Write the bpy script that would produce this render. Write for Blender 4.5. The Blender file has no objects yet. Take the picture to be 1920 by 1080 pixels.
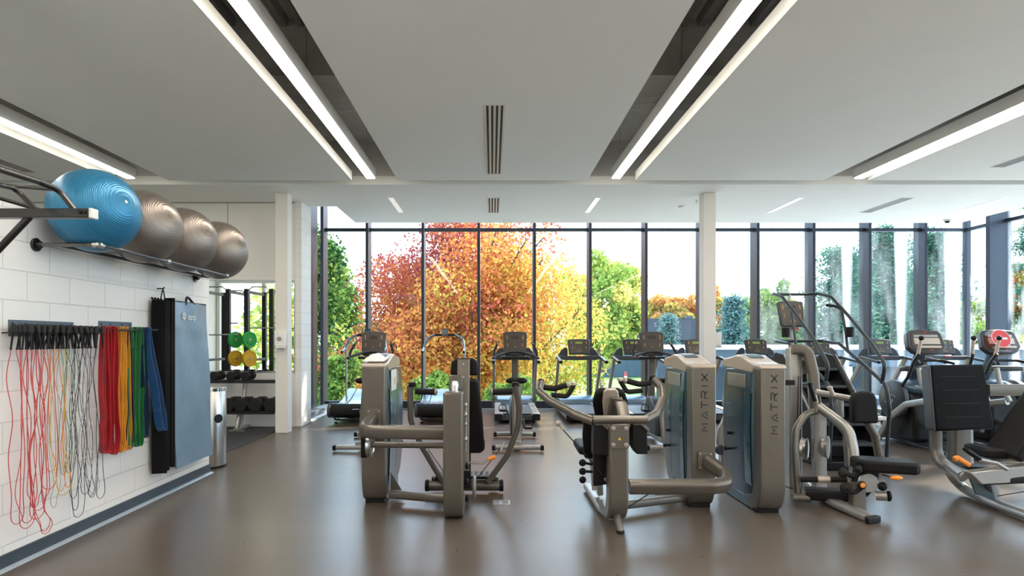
import bpy, bmesh, math, random
import numpy as np
from mathutils import Vector as V, Matrix
PI = math.pi
SC = bpy.context.scene
COL = SC.collection

# ------------------------------------------------------------------ camera
HC, FPX, VX, VY = 1.515, 1100.0, 923.0, 636.0
cam_data = bpy.data.cameras.new('camera')
cam_data.sensor_width = 36.0
cam_data.lens = FPX / 1920.0 * 36.0
cam_data.shift_x = (960 - VX) / 1920.0
cam_data.shift_y = (VY - 540) / 1920.0
cam_data.clip_end = 400
cam = bpy.data.objects.new('camera', cam_data)
COL.objects.link(cam)
cam.location = (0, 0, HC)
cam.rotation_euler = (PI / 2, 0, 0)
SC.camera = cam

# ------------------------------------------------------------------ world, sun, exposure
W = bpy.data.worlds.new('world'); SC.world = W
W.use_nodes = True
wn = W.node_tree.nodes; wl = W.node_tree.links
bg = wn['Background']
tc = wn.new('ShaderNodeTexCoord'); sx = wn.new('ShaderNodeSeparateXYZ')
rp = wn.new('ShaderNodeValToRGB')
rp.color_ramp.elements[0].position = 0.0; rp.color_ramp.elements[0].color = (0.70, 0.85, 1.0, 1)
rp.color_ramp.elements[1].position = 0.6; rp.color_ramp.elements[1].color = (0.55, 0.75, 1.0, 1)
wl.new(tc.outputs['Generated'], sx.inputs[0]); wl.new(sx.outputs['Z'], rp.inputs[0])
wl.new(rp.outputs[0], bg.inputs[0])
bg.inputs[1].default_value = 4.2
sun_d = bpy.data.lights.new('sun', 'SUN'); sun_d.energy = 8.5; sun_d.angle = math.radians(1.5)
sun_d.color = (1.0, 0.88, 0.70)
sun = bpy.data.objects.new('sun', sun_d); COL.objects.link(sun)
_d = V((-0.80, -0.42, -0.62)).normalized()      # direction the light travels: in from the right, beyond the windows
sun.rotation_euler = _d.to_track_quat('-Z', 'Y').to_euler()
SC.view_settings.view_transform = 'Standard'
SC.view_settings.look = 'None'
SC.view_settings.gamma = 1.0
SC.view_settings.use_curve_mapping = False
SC.view_settings.exposure = 0.42
LAMP_POWER = 30.0
SC.cycles.max_bounces = 9
SC.cycles.diffuse_bounces = 5
SC.cycles.glossy_bounces = 4
SC.cycles.transmission_bounces = 6
SC.cycles.transparent_max_bounces = 12
SC.cycles.caustics_reflective = True
SC.cycles.blur_glossy = 1.0
SC.cycles.caustics_refractive = False
SC.cycles.sample_clamp_indirect = 6.0
SC.cycles.use_denoising = True

# ------------------------------------------------------------------ helpers: points
def P(px, py, Y):
    return V(((px - VX) * Y / FPX, Y, HC - (py - VY) * Y / FPX))
def onz(px, py, z=0.0):
    return P(px, py, (HC - z) * FPX / (py - VY))
def onx(px, py, X):
    return P(px, py, X * FPX / (px - VX))

# ------------------------------------------------------------------ helpers: materials
def nodemat(name):
    m = bpy.data.materials.new(name); m.use_nodes = True
    nt = m.node_tree
    return m, nt, nt.nodes['Principled BSDF']
def mat(name, col, rough=0.5, metal=0.0, noise=0.0, nscale=8.0, bump=0.0, bscale=60.0, coat=0.0, spec=0.5, emit=None, estr=0.0, alpha=1.0):
    """principled material whose colour and relief are varied by procedural noise"""
    m, nt, b = nodemat(name)
    b.inputs['Base Color'].default_value = (*col, 1)
    b.inputs['Roughness'].default_value = rough
    b.inputs['Metallic'].default_value = metal
    b.inputs['Coat Weight'].default_value = coat
    b.inputs['Specular IOR Level'].default_value = spec
    t = nt.nodes.new('ShaderNodeTexCoord')
    if noise > 0:
        n = nt.nodes.new('ShaderNodeTexNoise'); n.inputs['Scale'].default_value = nscale; n.inputs['Detail'].default_value = 5
        nt.links.new(t.outputs['Object'], n.inputs['Vector'])
        r = nt.nodes.new('ShaderNodeValToRGB')
        lo = [max(0, c * (1 - noise)) for c in col]; hi = [min(1, c * (1 + noise)) for c in col]
        r.color_ramp.elements[0].position = .3; r.color_ramp.elements[0].color = (*lo, 1)
        r.color_ramp.elements[1].position = .7; r.color_ramp.elements[1].color = (*hi, 1)
        nt.links.new(n.outputs['Fac'], r.inputs[0]); nt.links.new(r.outputs[0], b.inputs['Base Color'])
    if bump > 0:
        n2 = nt.nodes.new('ShaderNodeTexNoise'); n2.inputs['Scale'].default_value = bscale; n2.inputs['Detail'].default_value = 4
        nt.links.new(t.outputs['Object'], n2.inputs['Vector'])
        bp = nt.nodes.new('ShaderNodeBump'); bp.inputs['Strength'].default_value = bump; bp.inputs['Distance'].default_value = 0.01
        nt.links.new(n2.outputs['Fac'], bp.inputs['Height']); nt.links.new(bp.outputs[0], b.inputs['Normal'])
    if emit:
        b.inputs['Emission Color'].default_value = (*emit, 1); b.inputs['Emission Strength'].default_value = estr
    return m

M = {}
M['taupe'] = mat('taupe_powder_coat', (0.165, 0.150, 0.130), .33, .55, noise=.03, nscale=30, bump=.02, bscale=600)
M['silver'] = mat('silver_powder_coat', (0.36, 0.35, 0.335), .32, .6, noise=.03, nscale=30)
M['cap'] = mat('bronze_cap_plastic', (0.50, 0.43, 0.37), .28, .3, noise=.02)
M['chrome'] = mat('chrome', (0.8, 0.8, 0.8), .12, 1.0)
M['steel'] = mat('brushed_steel', (0.55, 0.54, 0.52), .28, 1.0, noise=.05, nscale=40)
M['teal'] = mat('smoked_teal_shroud', (0.018, 0.075, 0.11), .18, .25, coat=.4)
M['slate'] = mat('slate_blue_shroud', (0.06, 0.105, 0.135), .28, .3, coat=.2)
M['vinyl'] = mat('black_vinyl', (0.008, 0.0075, 0.0075), .5, 0, spec=.18, bump=.15, bscale=500, noise=.1, nscale=20)
M['black'] = mat('black_plastic', (0.010, 0.010, 0.011), .42, 0, spec=.22, noise=.1, nscale=30)
M['blacksteel'] = mat('black_painted_steel', (0.010, 0.010, 0.011), .32, .1, coat=.15)
M['charcoal'] = mat('charcoal_plastic', (0.038, 0.042, 0.050), .38, .1, noise=.06)
M['rubber'] = mat('black_rubber', (0.012, 0.012, 0.012), .75, 0, spec=.3, bump=.2, bscale=300, noise=.2)
M['belt'] = mat('treadmill_belt', (0.035, 0.037, 0.042), .5, 0, noise=.15, nscale=50, bump=.1, bscale=400)
M['hood'] = mat('blue_grey_hood', (0.11, 0.17, 0.24), .25, .35, coat=.3)
M['orange'] = mat('orange_plastic', (0.85, 0.28, 0.03), .4, 0, noise=.05)
M['red'] = mat('red_plastic', (0.65, 0.03, 0.03), .4, 0, noise=.05)
M['white'] = mat('white_plastic', (0.78, 0.77, 0.75), .4, 0, noise=.02)
M['offwhite'] = mat('white_paint', (0.80, 0.79, 0.77), .55, 0, noise=.02, bump=.03, bscale=200)
M['letter'] = mat('dark_lettering', (0.03, 0.028, 0.028), .5, 0)
M['whiteletter'] = mat('white_lettering', (0.85, 0.88, 0.9), .6, 0)
M['amber'] = mat('amber_button', (0.75, 0.45, 0.15), .4, 0, emit=(1, .6, .2), estr=.5)
M['lcd'] = mat('green_lcd', (0.10, 0.14, 0.04), .25, 0, emit=(.35, .5, .05), estr=.25)
M['screen'] = mat('dark_screen', (0.05, 0.04, 0.035), .15, .0, coat=.5)
M['bronzescreen'] = mat('bronze_console_face', (0.06, 0.05, 0.042), .3, .2)
M['darkalu'] = mat('dark_anodised_aluminium', (0.035, 0.045, 0.065), .38, .4, noise=.03)
M['grey'] = mat('grey_paint', (0.26, 0.26, 0.25), .7, 0, noise=.03)

# ------------------------------------------------------------------ helpers: mesh building
def fillet(pts, rad, n=6, closed=False):
    """round the corners of a polyline"""
    pts = [V(p) for p in pts]
    if rad <= 0 or len(pts) < 3: return pts
    out = []
    N = len(pts)
    for i, p in enumerate(pts):
        if not closed and (i == 0 or i == N - 1):
            out.append(p); continue
        a = pts[(i - 1) % N]; b = pts[(i + 1) % N]
        da, db = (a - p), (b - p)
        la, lb = da.length, db.length
        if la < 1e-6 or lb < 1e-6: continue
        da /= la; db /= lb
        ang = da.angle(db, PI)
        if ang > PI - .05: out.append(p); continue
        t = min(rad / max(math.tan(ang / 2), .05), la * .48, lb * .48)
        p0 = p + da * t; p2 = p + db * t
        for k in range(n + 1):
            u = k / n
            out.append(p0 * (1 - u) ** 2 + p * 2 * u * (1 - u) + p2 * u ** 2)
    return out

def rrect(w, h, r, n=4):
    """rounded rectangle outline, counter-clockwise"""
    r = min(r, w / 2 - 1e-4, h / 2 - 1e-4)
    out = []
    for cx, cy, a0 in ((w/2-r, h/2-r, 0), (-w/2+r, h/2-r, PI/2), (-w/2+r, -h/2+r, PI), (w/2-r, -h/2+r, 3*PI/2)):
        for k in range(n + 1):
            a = a0 + PI/2 * k / n
            out.append((cx + r*math.cos(a), cy + r*math.sin(a)))
    return out

class MB:
    def __init__(s): s.v = []; s.f = []
    def add(s, vs, fs):
        o = len(s.v); s.v += [tuple(p) for p in vs]; s.f += [tuple(i + o for i in f) for f in fs]; return s
    def box(s, c, d, rot=None):
        c = V(c); h = V(d) / 2
        vs = [V((sx_*h.x, sy*h.y, sz*h.z)) for sx_ in (-1, 1) for sy in (-1, 1) for sz in (-1, 1)]
        if rot is not None:
            R = rot if isinstance(rot, Matrix) else Matrix.Rotation(rot, 3, 'Z')
            vs = [R @ p for p in vs]
        return s.add([c + p for p in vs], [(0,1,3,2), (4,6,7,5), (0,4,5,1), (2,3,7,6), (0,2,6,4), (1,5,7,3)])
    def span(s, a, b):
        a = V(a); b = V(b)
        return s.box((a + b) / 2, (abs(b.x-a.x), abs(b.y-a.y), abs(b.z-a.z)))
    def sweep(s, path, sec, up=(0,0,1), closed=False, caps=True, scale=None):
        path = [V(p) for p in path]; N = len(path); K = len(sec)
        up = V(up); rings = []
        prev = None
        for i, p in enumerate(path):
            if closed: t = path[(i+1) % N] - path[(i-1) % N]
            else: t = path[min(i+1, N-1)] - path[max(i-1, 0)]
            t.normalize()
            if prev is None:
                u = up
                if abs(t.dot(u)) > .97: u = V((1, 0, 0)) if abs(t.x) < .9 else V((0, 1, 0))
                x = t.cross(u).normalized()
            else:
                x = prev - t * prev.dot(t)
                if x.length < 1e-4: x = t.cross(up)
                x.normalize()
            prev = x
            y = x.cross(t).normalized()
            sc = 1 if scale is None else scale[i] if not callable(scale) else scale(i / max(1, N-1))
            rings.append([p + x * a * sc + y * b * sc for a, b in sec])
        vs = [q for r in rings for q in r]; fs = []
        for i in range(N if closed else N - 1):
            j = (i + 1) % N
            for k in range(K):
                l = (k + 1) % K
                fs.append((i*K+k, i*K+l, j*K+l, j*K+k))
        if caps and not closed:
            fs.append(tuple(range(K-1, -1, -1))); fs.append(tuple((N-1)*K + k for k in range(K)))
        return s.add(vs, fs)
    def tube(s, pts, r, fil=0.0, seg=12, closed=False, scale=None, n=6):
        sec = [(r*math.cos(2*PI*k/seg), r*math.sin(2*PI*k/seg)) for k in range(seg)]
        return s.sweep(fillet(pts, fil, n, closed), sec, closed=closed, scale=scale)
    def bar(s, pts, w, h, fil=0.0, r=.012, up=(0,0,1), n=6):
        """rounded rectangular tube: w across, h along 'up'"""
        return s.sweep(fillet(pts, fil, n), rrect(w, h, r, 3), up=up)
    def prism(s, outline, o, u, v, d):
        """outline (2-D) in the frame o + a*u + b*v, extruded by the vector d (centred)"""
        o = V(o); u = V(u); v = V(v); d = V(d); K = len(outline)
        A = [o + u*a + v*b - d/2 for a, b in outline]; B = [p + d for p in A]
        fs = [tuple(range(K-1, -1, -1)), tuple(range(K, 2*K))]
        fs += [(k, (k+1) % K, K + (k+1) % K, K + k) for k in range(K)]
        return s.add(A + B, fs)
    def lathe(s, prof, o, ax, seg=24):
        """profile [(radius, height)] spun about the axis ax through o"""
        o = V(o); ax = V(ax).normalized()
        u = ax.orthogonal().normalized(); w = ax.cross(u)
        vs = []; fs = []; K = len(prof)
        for k in range(seg):
            a = 2*PI*k/seg; d = u*math.cos(a) + w*math.sin(a)
            vs += [o + ax*h + d*max(r, 1e-4) for r, h in prof]
        for k in range(seg):
            l = (k + 1) % seg
            for i in range(K - 1): fs.append((k*K+i, l*K+i, l*K+i+1, k*K+i+1))
        return s.add(vs, fs)
    def disc(s, o, ax, r, th, ro=.15, seg=28):
        e = min(th*ro + .001, th/2)
        return s.lathe([(0, -th/2), (r-e, -th/2), (r, -th/2+e), (r, th/2-e), (r-e, th/2), (0, th/2)], o, ax, seg)
    def ball(s, c, r, sc=(1,1,1), n=16, m=10):
        c = V(c); vs = [c + V((0,0,r*sc[2]))]; fs = []
        for i in range(1, m):
            a = PI*i/m
            for k in range(n):
                b = 2*PI*k/n
                vs.append(c + V((r*sc[0]*math.sin(a)*math.cos(b), r*sc[1]*math.sin(a)*math.sin(b), r*sc[2]*math.cos(a))))
        vs.append(c - V((0,0,r*sc[2])))
        for k in range(n): fs.append((0, 1+k, 1+(k+1) % n))
        for i in range(m-2):
            for k in range(n):
                a = 1+i*n+k; b = 1+i*n+(k+1) % n
                fs.append((a, a+n, b+n, b))
        L = len(vs)-1; o = 1+(m-2)*n
        for k in range(n): fs.append((L, o+(k+1) % n, o+k))
        return s.add(vs, fs)
    def build(s, name, material, parent=None, off=(0,0,0), bevel=0.0, bseg=2, smooth=True, sub=0):
        me = bpy.data.meshes.new(name)
        off = V(off)
        me.from_pydata([tuple(V(p) - off) for p in s.v], [], s.f)
        bm = bmesh.new(); bm.from_mesh(me)
        if len(s.f) < 60000: bmesh.ops.recalc_face_normals(bm, faces=bm.faces)
        bm.to_mesh(me); bm.free()
        if smooth:
            me.shade_smooth(); me.set_sharp_from_angle(angle=math.radians(38))
        o = bpy.data.objects.new(name, me)
        if material is not None: me.materials.append(material)
        COL.objects.link(o)
        if parent is not None: o.parent = parent
        if sub:
            md = o.modifiers.new('sub', 'SUBSURF'); md.levels = sub; md.render_levels = sub
        if bevel > 0:
            md = o.modifiers.new('bevel', 'BEVEL'); md.width = bevel; md.segments = bseg
            md.limit_method = 'ANGLE'; md.angle_limit = math.radians(50); md.harden_normals = False
        return o

def tag(o, label=None, cat=None, group=None, kind=None):
    if label: o['label'] = label
    if cat: o['category'] = cat
    if group: o['group'] = group
    if kind: o['kind'] = kind
    return o
def struct(name, mb, m, label=None, **k):
    o = mb.build(name, m, **k); tag(o, label, None, None, 'structure'); return o
class Thing:
    """an Empty at the base of a thing; parts are given in world coordinates"""
    def __init__(s, name, label, cat, loc=(0,0,0), group=None):
        s.o = bpy.data.objects.new(name, None); COL.objects.link(s.o)
        s.loc = V(loc); s.o.location = s.loc; s.o.empty_display_size = .1
        tag(s.o, label, cat, group)
    def part(s, name, mb, m, parent=None, label=None, kind=None, **k):
        o = mb.build(name, m, parent or s.o, s.loc, **k)
        tag(o, label, None, None, kind); return o
def copy_tree(o, parent=None):
    c = o.copy(); COL.objects.link(c); c.parent = parent
    for ch in list(o.children): copy_tree(ch, c)
    return c
_textcache = {}
def text_part(name, s, size, o, u, v, m, parent, off, depth=.002, spacing=1.0):
    """real lettering as a mesh, baseline direction u, up direction v, centred on o"""
    cu = bpy.data.curves.new(name, 'FONT'); cu.body = s; cu.size = size; cu.extrude = depth / 2
    cu.align_x = 'CENTER'; cu.align_y = 'CENTER'; cu.space_character = spacing
    t = bpy.data.objects.new(name, cu); COL.objects.link(t)
    bpy.context.view_layer.update()
    me = bpy.data.meshes.new_from_object(t.evaluated_get(bpy.context.evaluated_depsgraph_get()))
    bpy.data.objects.remove(t); bpy.data.curves.remove(cu)
    u = V(u).normalized(); v = V(v).normalized(); w = u.cross(v)
    Mx = Matrix(((u.x, v.x, w.x, 0), (u.y, v.y, w.y, 0), (u.z, v.z, w.z, 0), (0, 0, 0, 1)))
    me.transform(Mx); me.transform(Matrix.Translation(V(o) - V(off)))
    me.materials.clear(); me.materials.append(m)
    ob = bpy.data.objects.new(name, me); COL.objects.link(ob); ob.parent = parent
    return ob
# ================================================================== the room
CZ = 3.882                                   # ceiling height
# floor material: taupe-grey sheet flooring, softly mottled, satin
m_floor, nt, b = nodemat('sheet_flooring')
t = nt.nodes.new('ShaderNodeTexCoord')
n1 = nt.nodes.new('ShaderNodeTexNoise'); n1.inputs['Scale'].default_value = .9; n1.inputs['Detail'].default_value = 6; n1.inputs['Roughness'].default_value = .6
mp = nt.nodes.new('ShaderNodeMapping'); mp.inputs['Scale'].default_value = (.45, 1.6, 1)
r1 = nt.nodes.new('ShaderNodeValToRGB')
r1.color_ramp.elements[0].position = .3; r1.color_ramp.elements[0].color = (.092, .073, .059, 1)
r1.color_ramp.elements[1].position = .72; r1.color_ramp.elements[1].color = (.120, .099, .083, 1)
n3 = nt.nodes.new('ShaderNodeTexNoise'); n3.inputs['Scale'].default_value = 7; n3.inputs['Detail'].default_value = 4
rr = nt.nodes.new('ShaderNodeMapRange'); rr.inputs['To Min'].default_value = .26; rr.inputs['To Max'].default_value = .31
mx = nt.nodes.new('ShaderNodeMix'); mx.data_type = 'RGBA'; mx.blend_type = 'MULTIPLY'; mx.inputs[0].default_value = 1
L = nt.links.new
L(t.outputs['Object'], mp.inputs[0]); L(mp.outputs[0], n1.inputs['Vector']); L(n1.outputs['Fac'], r1.inputs[0])
L(t.outputs['Object'], n3.inputs['Vector']); L(n3.outputs['Fac'], rr.inputs['Value']); L(rr.outputs[0], b.inputs['Roughness'])
# faint welded seams across the sheet
sz = nt.nodes.new('ShaderNodeSeparateXYZ'); L(t.outputs['Object'], sz.inputs[0])
pm = nt.nodes.new('ShaderNodeMath'); pm.operation = 'PINGPONG'; pm.inputs[1].default_value = .915; L(sz.outputs['Y'], pm.inputs[0])
ls = nt.nodes.new('ShaderNodeMath'); ls.operation = 'LESS_THAN'; ls.inputs[1].default_value = .004; L(pm.outputs[0], ls.inputs[0])
mu = nt.nodes.new('ShaderNodeMath'); mu.operation = 'MULTIPLY'; mu.inputs[1].default_value = .22; L(ls.outputs[0], mu.inputs[0])
mx.inputs['B'].default_value = (0, 0, 0, 1); mx.blend_type = 'MIX'
L(mu.outputs[0], mx.inputs[0]); L(r1.outputs[0], mx.inputs['A']); L(mx.outputs['Result'], b.inputs['Base Color'])
b.inputs['Specular IOR Level'].default_value = .6

# painted block wall
def blockmat(name, axis, col, zoff=0.0, yoff=0.0):
    m, nt, b = nodemat(name)
    L = nt.links.new
    t = nt.nodes.new('ShaderNodeTexCoord'); s = nt.nodes.new('ShaderNodeSeparateXYZ'); c = nt.nodes.new('ShaderNodeCombineXYZ')
    ax = nt.nodes.new('ShaderNodeMath'); ax.operation = 'ADD'; ax.inputs[1].default_value = yoff
    az = nt.nodes.new('ShaderNodeMath'); az.operation = 'ADD'; az.inputs[1].default_value = zoff
    L(t.outputs['Object'], s.inputs[0]); L(s.outputs[axis], ax.inputs[0]); L(s.outputs['Z'], az.inputs[0])
    L(ax.outputs[0], c.inputs[0]); L(az.outputs[0], c.inputs[1])
    br = nt.nodes.new('ShaderNodeTexBrick'); br.offset = .5; br.squash = 1
    br.inputs['Scale'].default_value = 1; br.inputs['Brick Width'].default_value = .406; br.inputs['Row Height'].default_value = .203
    br.inputs['Mortar Size'].default_value = .0035; br.inputs['Mortar Smooth'].default_value = .5
    br.inputs['Color1'].default_value = (*col, 1); br.inputs['Color2'].default_value = (*[x*.97 for x in col], 1)
    br.inputs['Mortar'].default_value = (*[x*.86 for x in col], 1)
    L(c.outputs[0], br.inputs['Vector']); L(br.outputs['Color'], b.inputs['Base Color'])
    n = nt.nodes.new('ShaderNodeTexNoise'); n.inputs['Scale'].default_value = 55; n.inputs['Detail'].default_value = 6
    L(t.outputs['Object'], n.inputs['Vector'])
    b1 = nt.nodes.new('ShaderNodeBump'); b1.inputs['Strength'].default_value = .35; b1.inputs['Distance'].default_value = .004
    b2 = nt.nodes.new('ShaderNodeBump'); b2.inputs['Strength'].default_value = .9; b2.inputs['Distance'].default_value = .006; b2.invert = True
    L(n.outputs['Fac'], b1.inputs['Height']); L(br.outputs['Fac'], b2.inputs['Height']); L(b1.outputs[0], b2.inputs['Normal']); L(b2.outputs[0], b.inputs['Normal'])
    b.inputs['Roughness'].default_value = .5
    return m
m_block = blockmat('painted_block', 'Y', (.82, .80, .78), zoff=.05, yoff=.01)
m_blockx = blockmat('painted_block_return', 'Y', (.84, .83, .82), zoff=.05)
m_ceil = mat('ceiling_paint', (.90, .90, .87), .8, 0, noise=.01, nscale=2)
m_wall = mat('wall_paint', (.80, .77, .74), .7, 0, noise=.02, nscale=3)
m_white = mat('trim_white', (.86, .85, .84), .5, 0, noise=.01)
m_column = mat('column_paint', (.74, .71, .68), .55, 0, noise=.01)

struct('floor', MB().span((-10.5, -5, -.25), (10.6, 13.0, 0)), m_floor, smooth=False)

# left partition of painted block, lower than the ceiling
WX, WTOP, WEND = -3.21, 2.446, 6.66
struct('wall_left', MB().span((WX-.2, -5, 0), (WX, WEND, WTOP)), m_block, 'painted block partition with exercise gear hanging on it', bevel=.012, smooth=False)
m_base = mat('rubber_baseboard', (.045, .062, .078), .45, 0, noise=.08)
struct('baseboard_left', MB().span((WX, -5, 0), (WX+.012, WEND, .102)), m_base, bevel=.004)
m_cove = mat('cove_strip', (.30, .36, .42), .3, 0, noise=.05)
struct('trim_1', MB().prism([(0,0), (.035,0), (.03,.006), (.0,.016)], (WX+.012, (WEND-5)/2, 0), (1,0,0), (0,0,1), (0, WEND+5, 0)), m_cove)
# far wall of the side hall, with its thick painted-block end
struct('wall_hall', MB().span((-10.5, 10.16, 0), (-3.42, 10.69, 5.2)), m_wall, smooth=False)
struct('wall_pier', MB().span((-3.42, 10.155, 0), (-3.30, 10.69, 5.2)), m_blockx, bevel=.01, smooth=False)
mj = MB()
for X in (-4.58,): mj.span((X-.003, 10.15, 2.55), (X+.003, 10.162, CZ))
mj.span((-10.4, 10.15, CZ-.012), (-3.42, 10.162, CZ))
struct('trim_2', mj, M['grey'])
# mirror
mm, nt, b = nodemat('mirror_glass'); b.inputs['Base Color'].default_value = (.86, .90, .88, 1); b.inputs['Metallic'].default_value = 1; b.inputs['Roughness'].default_value = .01
mir = Thing('wall_mirror', 'large frameless mirror on the hall wall above the dumbbell rack', 'mirror', (-4.8, 10.15, .94))
mir.part('mirror_glass', MB().span((-8.0, 10.148, .965), (-3.43, 10.157, 2.535)), mm, smooth=False)
mir.part('mirror_edge', MB().span((-8.0, 10.144, .94), (-3.42, 10.157, .963)).span((-8.0, 10.144, 2.537), (-3.42, 10.157, 2.55)).span((-3.43, 10.143, .94), (-3.42, 10.157, 2.55)), M['steel'])
# side room shell (seen in the mirror)
struct('wall_side', MB().span((-10.7, -2.2, 0), (-10.5, 13, 5.2)), m_wall, smooth=False)
mb = MB()
mb.span((-10.5, -2.2, 0), (-3.41, -2.0, .35)).span((-10.5, -2.2, 3.65), (-3.41, -2.0, 5.2))
for X in (-10.42, -8.7, -6.95, -5.2, -3.47): mb.span((X-.06, -2.2, .35), (X+.06, -2.0, 3.65))
struct('wall_side_rear', mb, m_wall, smooth=False)
struct('wall_rear', MB().span((-3.41, -5.2, 0), (10.6, -5.0, 5.2)), m_wall, smooth=False)
struct('wall_return', MB().span((-3.61, -5.2, 0), (-3.41, -2.0, 5.2)), m_wall, smooth=False)

# ceiling panels with light slots between them
SLOTS = [(-5.62, -4.83), (-2.09, -1.41), (1.415, 2.13), (4.93, 5.60)]
mb = MB(); x0 = -10.5
for a, c in SLOTS + [(9.52, None)]:
    mb.span((x0, -5, CZ), (a, 8.74, CZ+.13)); x0 = c
struct('ceiling', mb, m_ceil, 'white plasterboard ceiling with long recessed light slots', smooth=False)
mb = MB()
mb.span((-10.5, 8.98, CZ), (-2.78, 10.16, CZ+.13)).span((-3.42, 10.16, CZ), (-2.78, 10.47, CZ+.13)).span((-2.78, 8.98, CZ), (9.52, 11.94, CZ+.13))
m_ceil2 = mat('window_ceiling_paint', (.92, .92, .90), .8, 0, noise=.01, nscale=2)  # lighter copy of the main ceiling paint, window light put into its colour
struct('ceiling_by_window', mb, m_ceil2, smooth=False)
# plenum: bulkheads, soffit and deck above the slots
m_plenum = mat('plenum_grey', (.58, .58, .56), .8, 0, noise=.05)
m_deck = mat('deck_grey', (.36, .36, .35), .7, .2, noise=.12, nscale=3)
mb = MB()
mb.span((-10.5, 8.98, CZ+.13), (9.5, 9.02, 5.2)).span((-2.78, 11.90, CZ+.13), (9.5, 11.94, 5.2)).span((9.48, -5, CZ+.13), (9.52, 11.94, 5.2))
mb.span((-10.5, 6.75, 4.55), (9.5, 8.98, 4.6)).span((-10.5, 6.75, 4.6), (9.5, 6.8, 5.2))
mb.span((-10.5, 3.7, 4.75), (9.5, 3.95, 5.2))
mb.span((-2.82, 10.47, CZ+.13), (-2.78, 11.94, 5.2)).span((-3.4, 10.44, CZ+.13), (-2.78, 10.47, 5.2))
struct('trim_3', mb, m_plenum, smooth=False)
mb = MB(); x = -10.4
while x < 9.4:
    mb.prism([(-.06, 0), (.06, 0), (.035, -.09), (-.035, -.09)], (x, 1.0, 5.2), (1,0,0), (0,0,1), (0, 11.9, 0)); x += .2
struct('roof_deck', mb, m_deck, smooth=False)
struct('roof', MB().span((-10.7, -5.2, 5.2), (10.75, 13.3, 5.45)), m_plenum, smooth=False)

# columns
for px0, px1, nm in ((-3.505, -3.303, 'trim_column'), (3.41, 3.612, 'trim_column')):
    struct(nm, MB().span((px0, 9.47, 0), (px1, 9.675, CZ)), m_column, 'square white painted column', bevel=.006)

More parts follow.
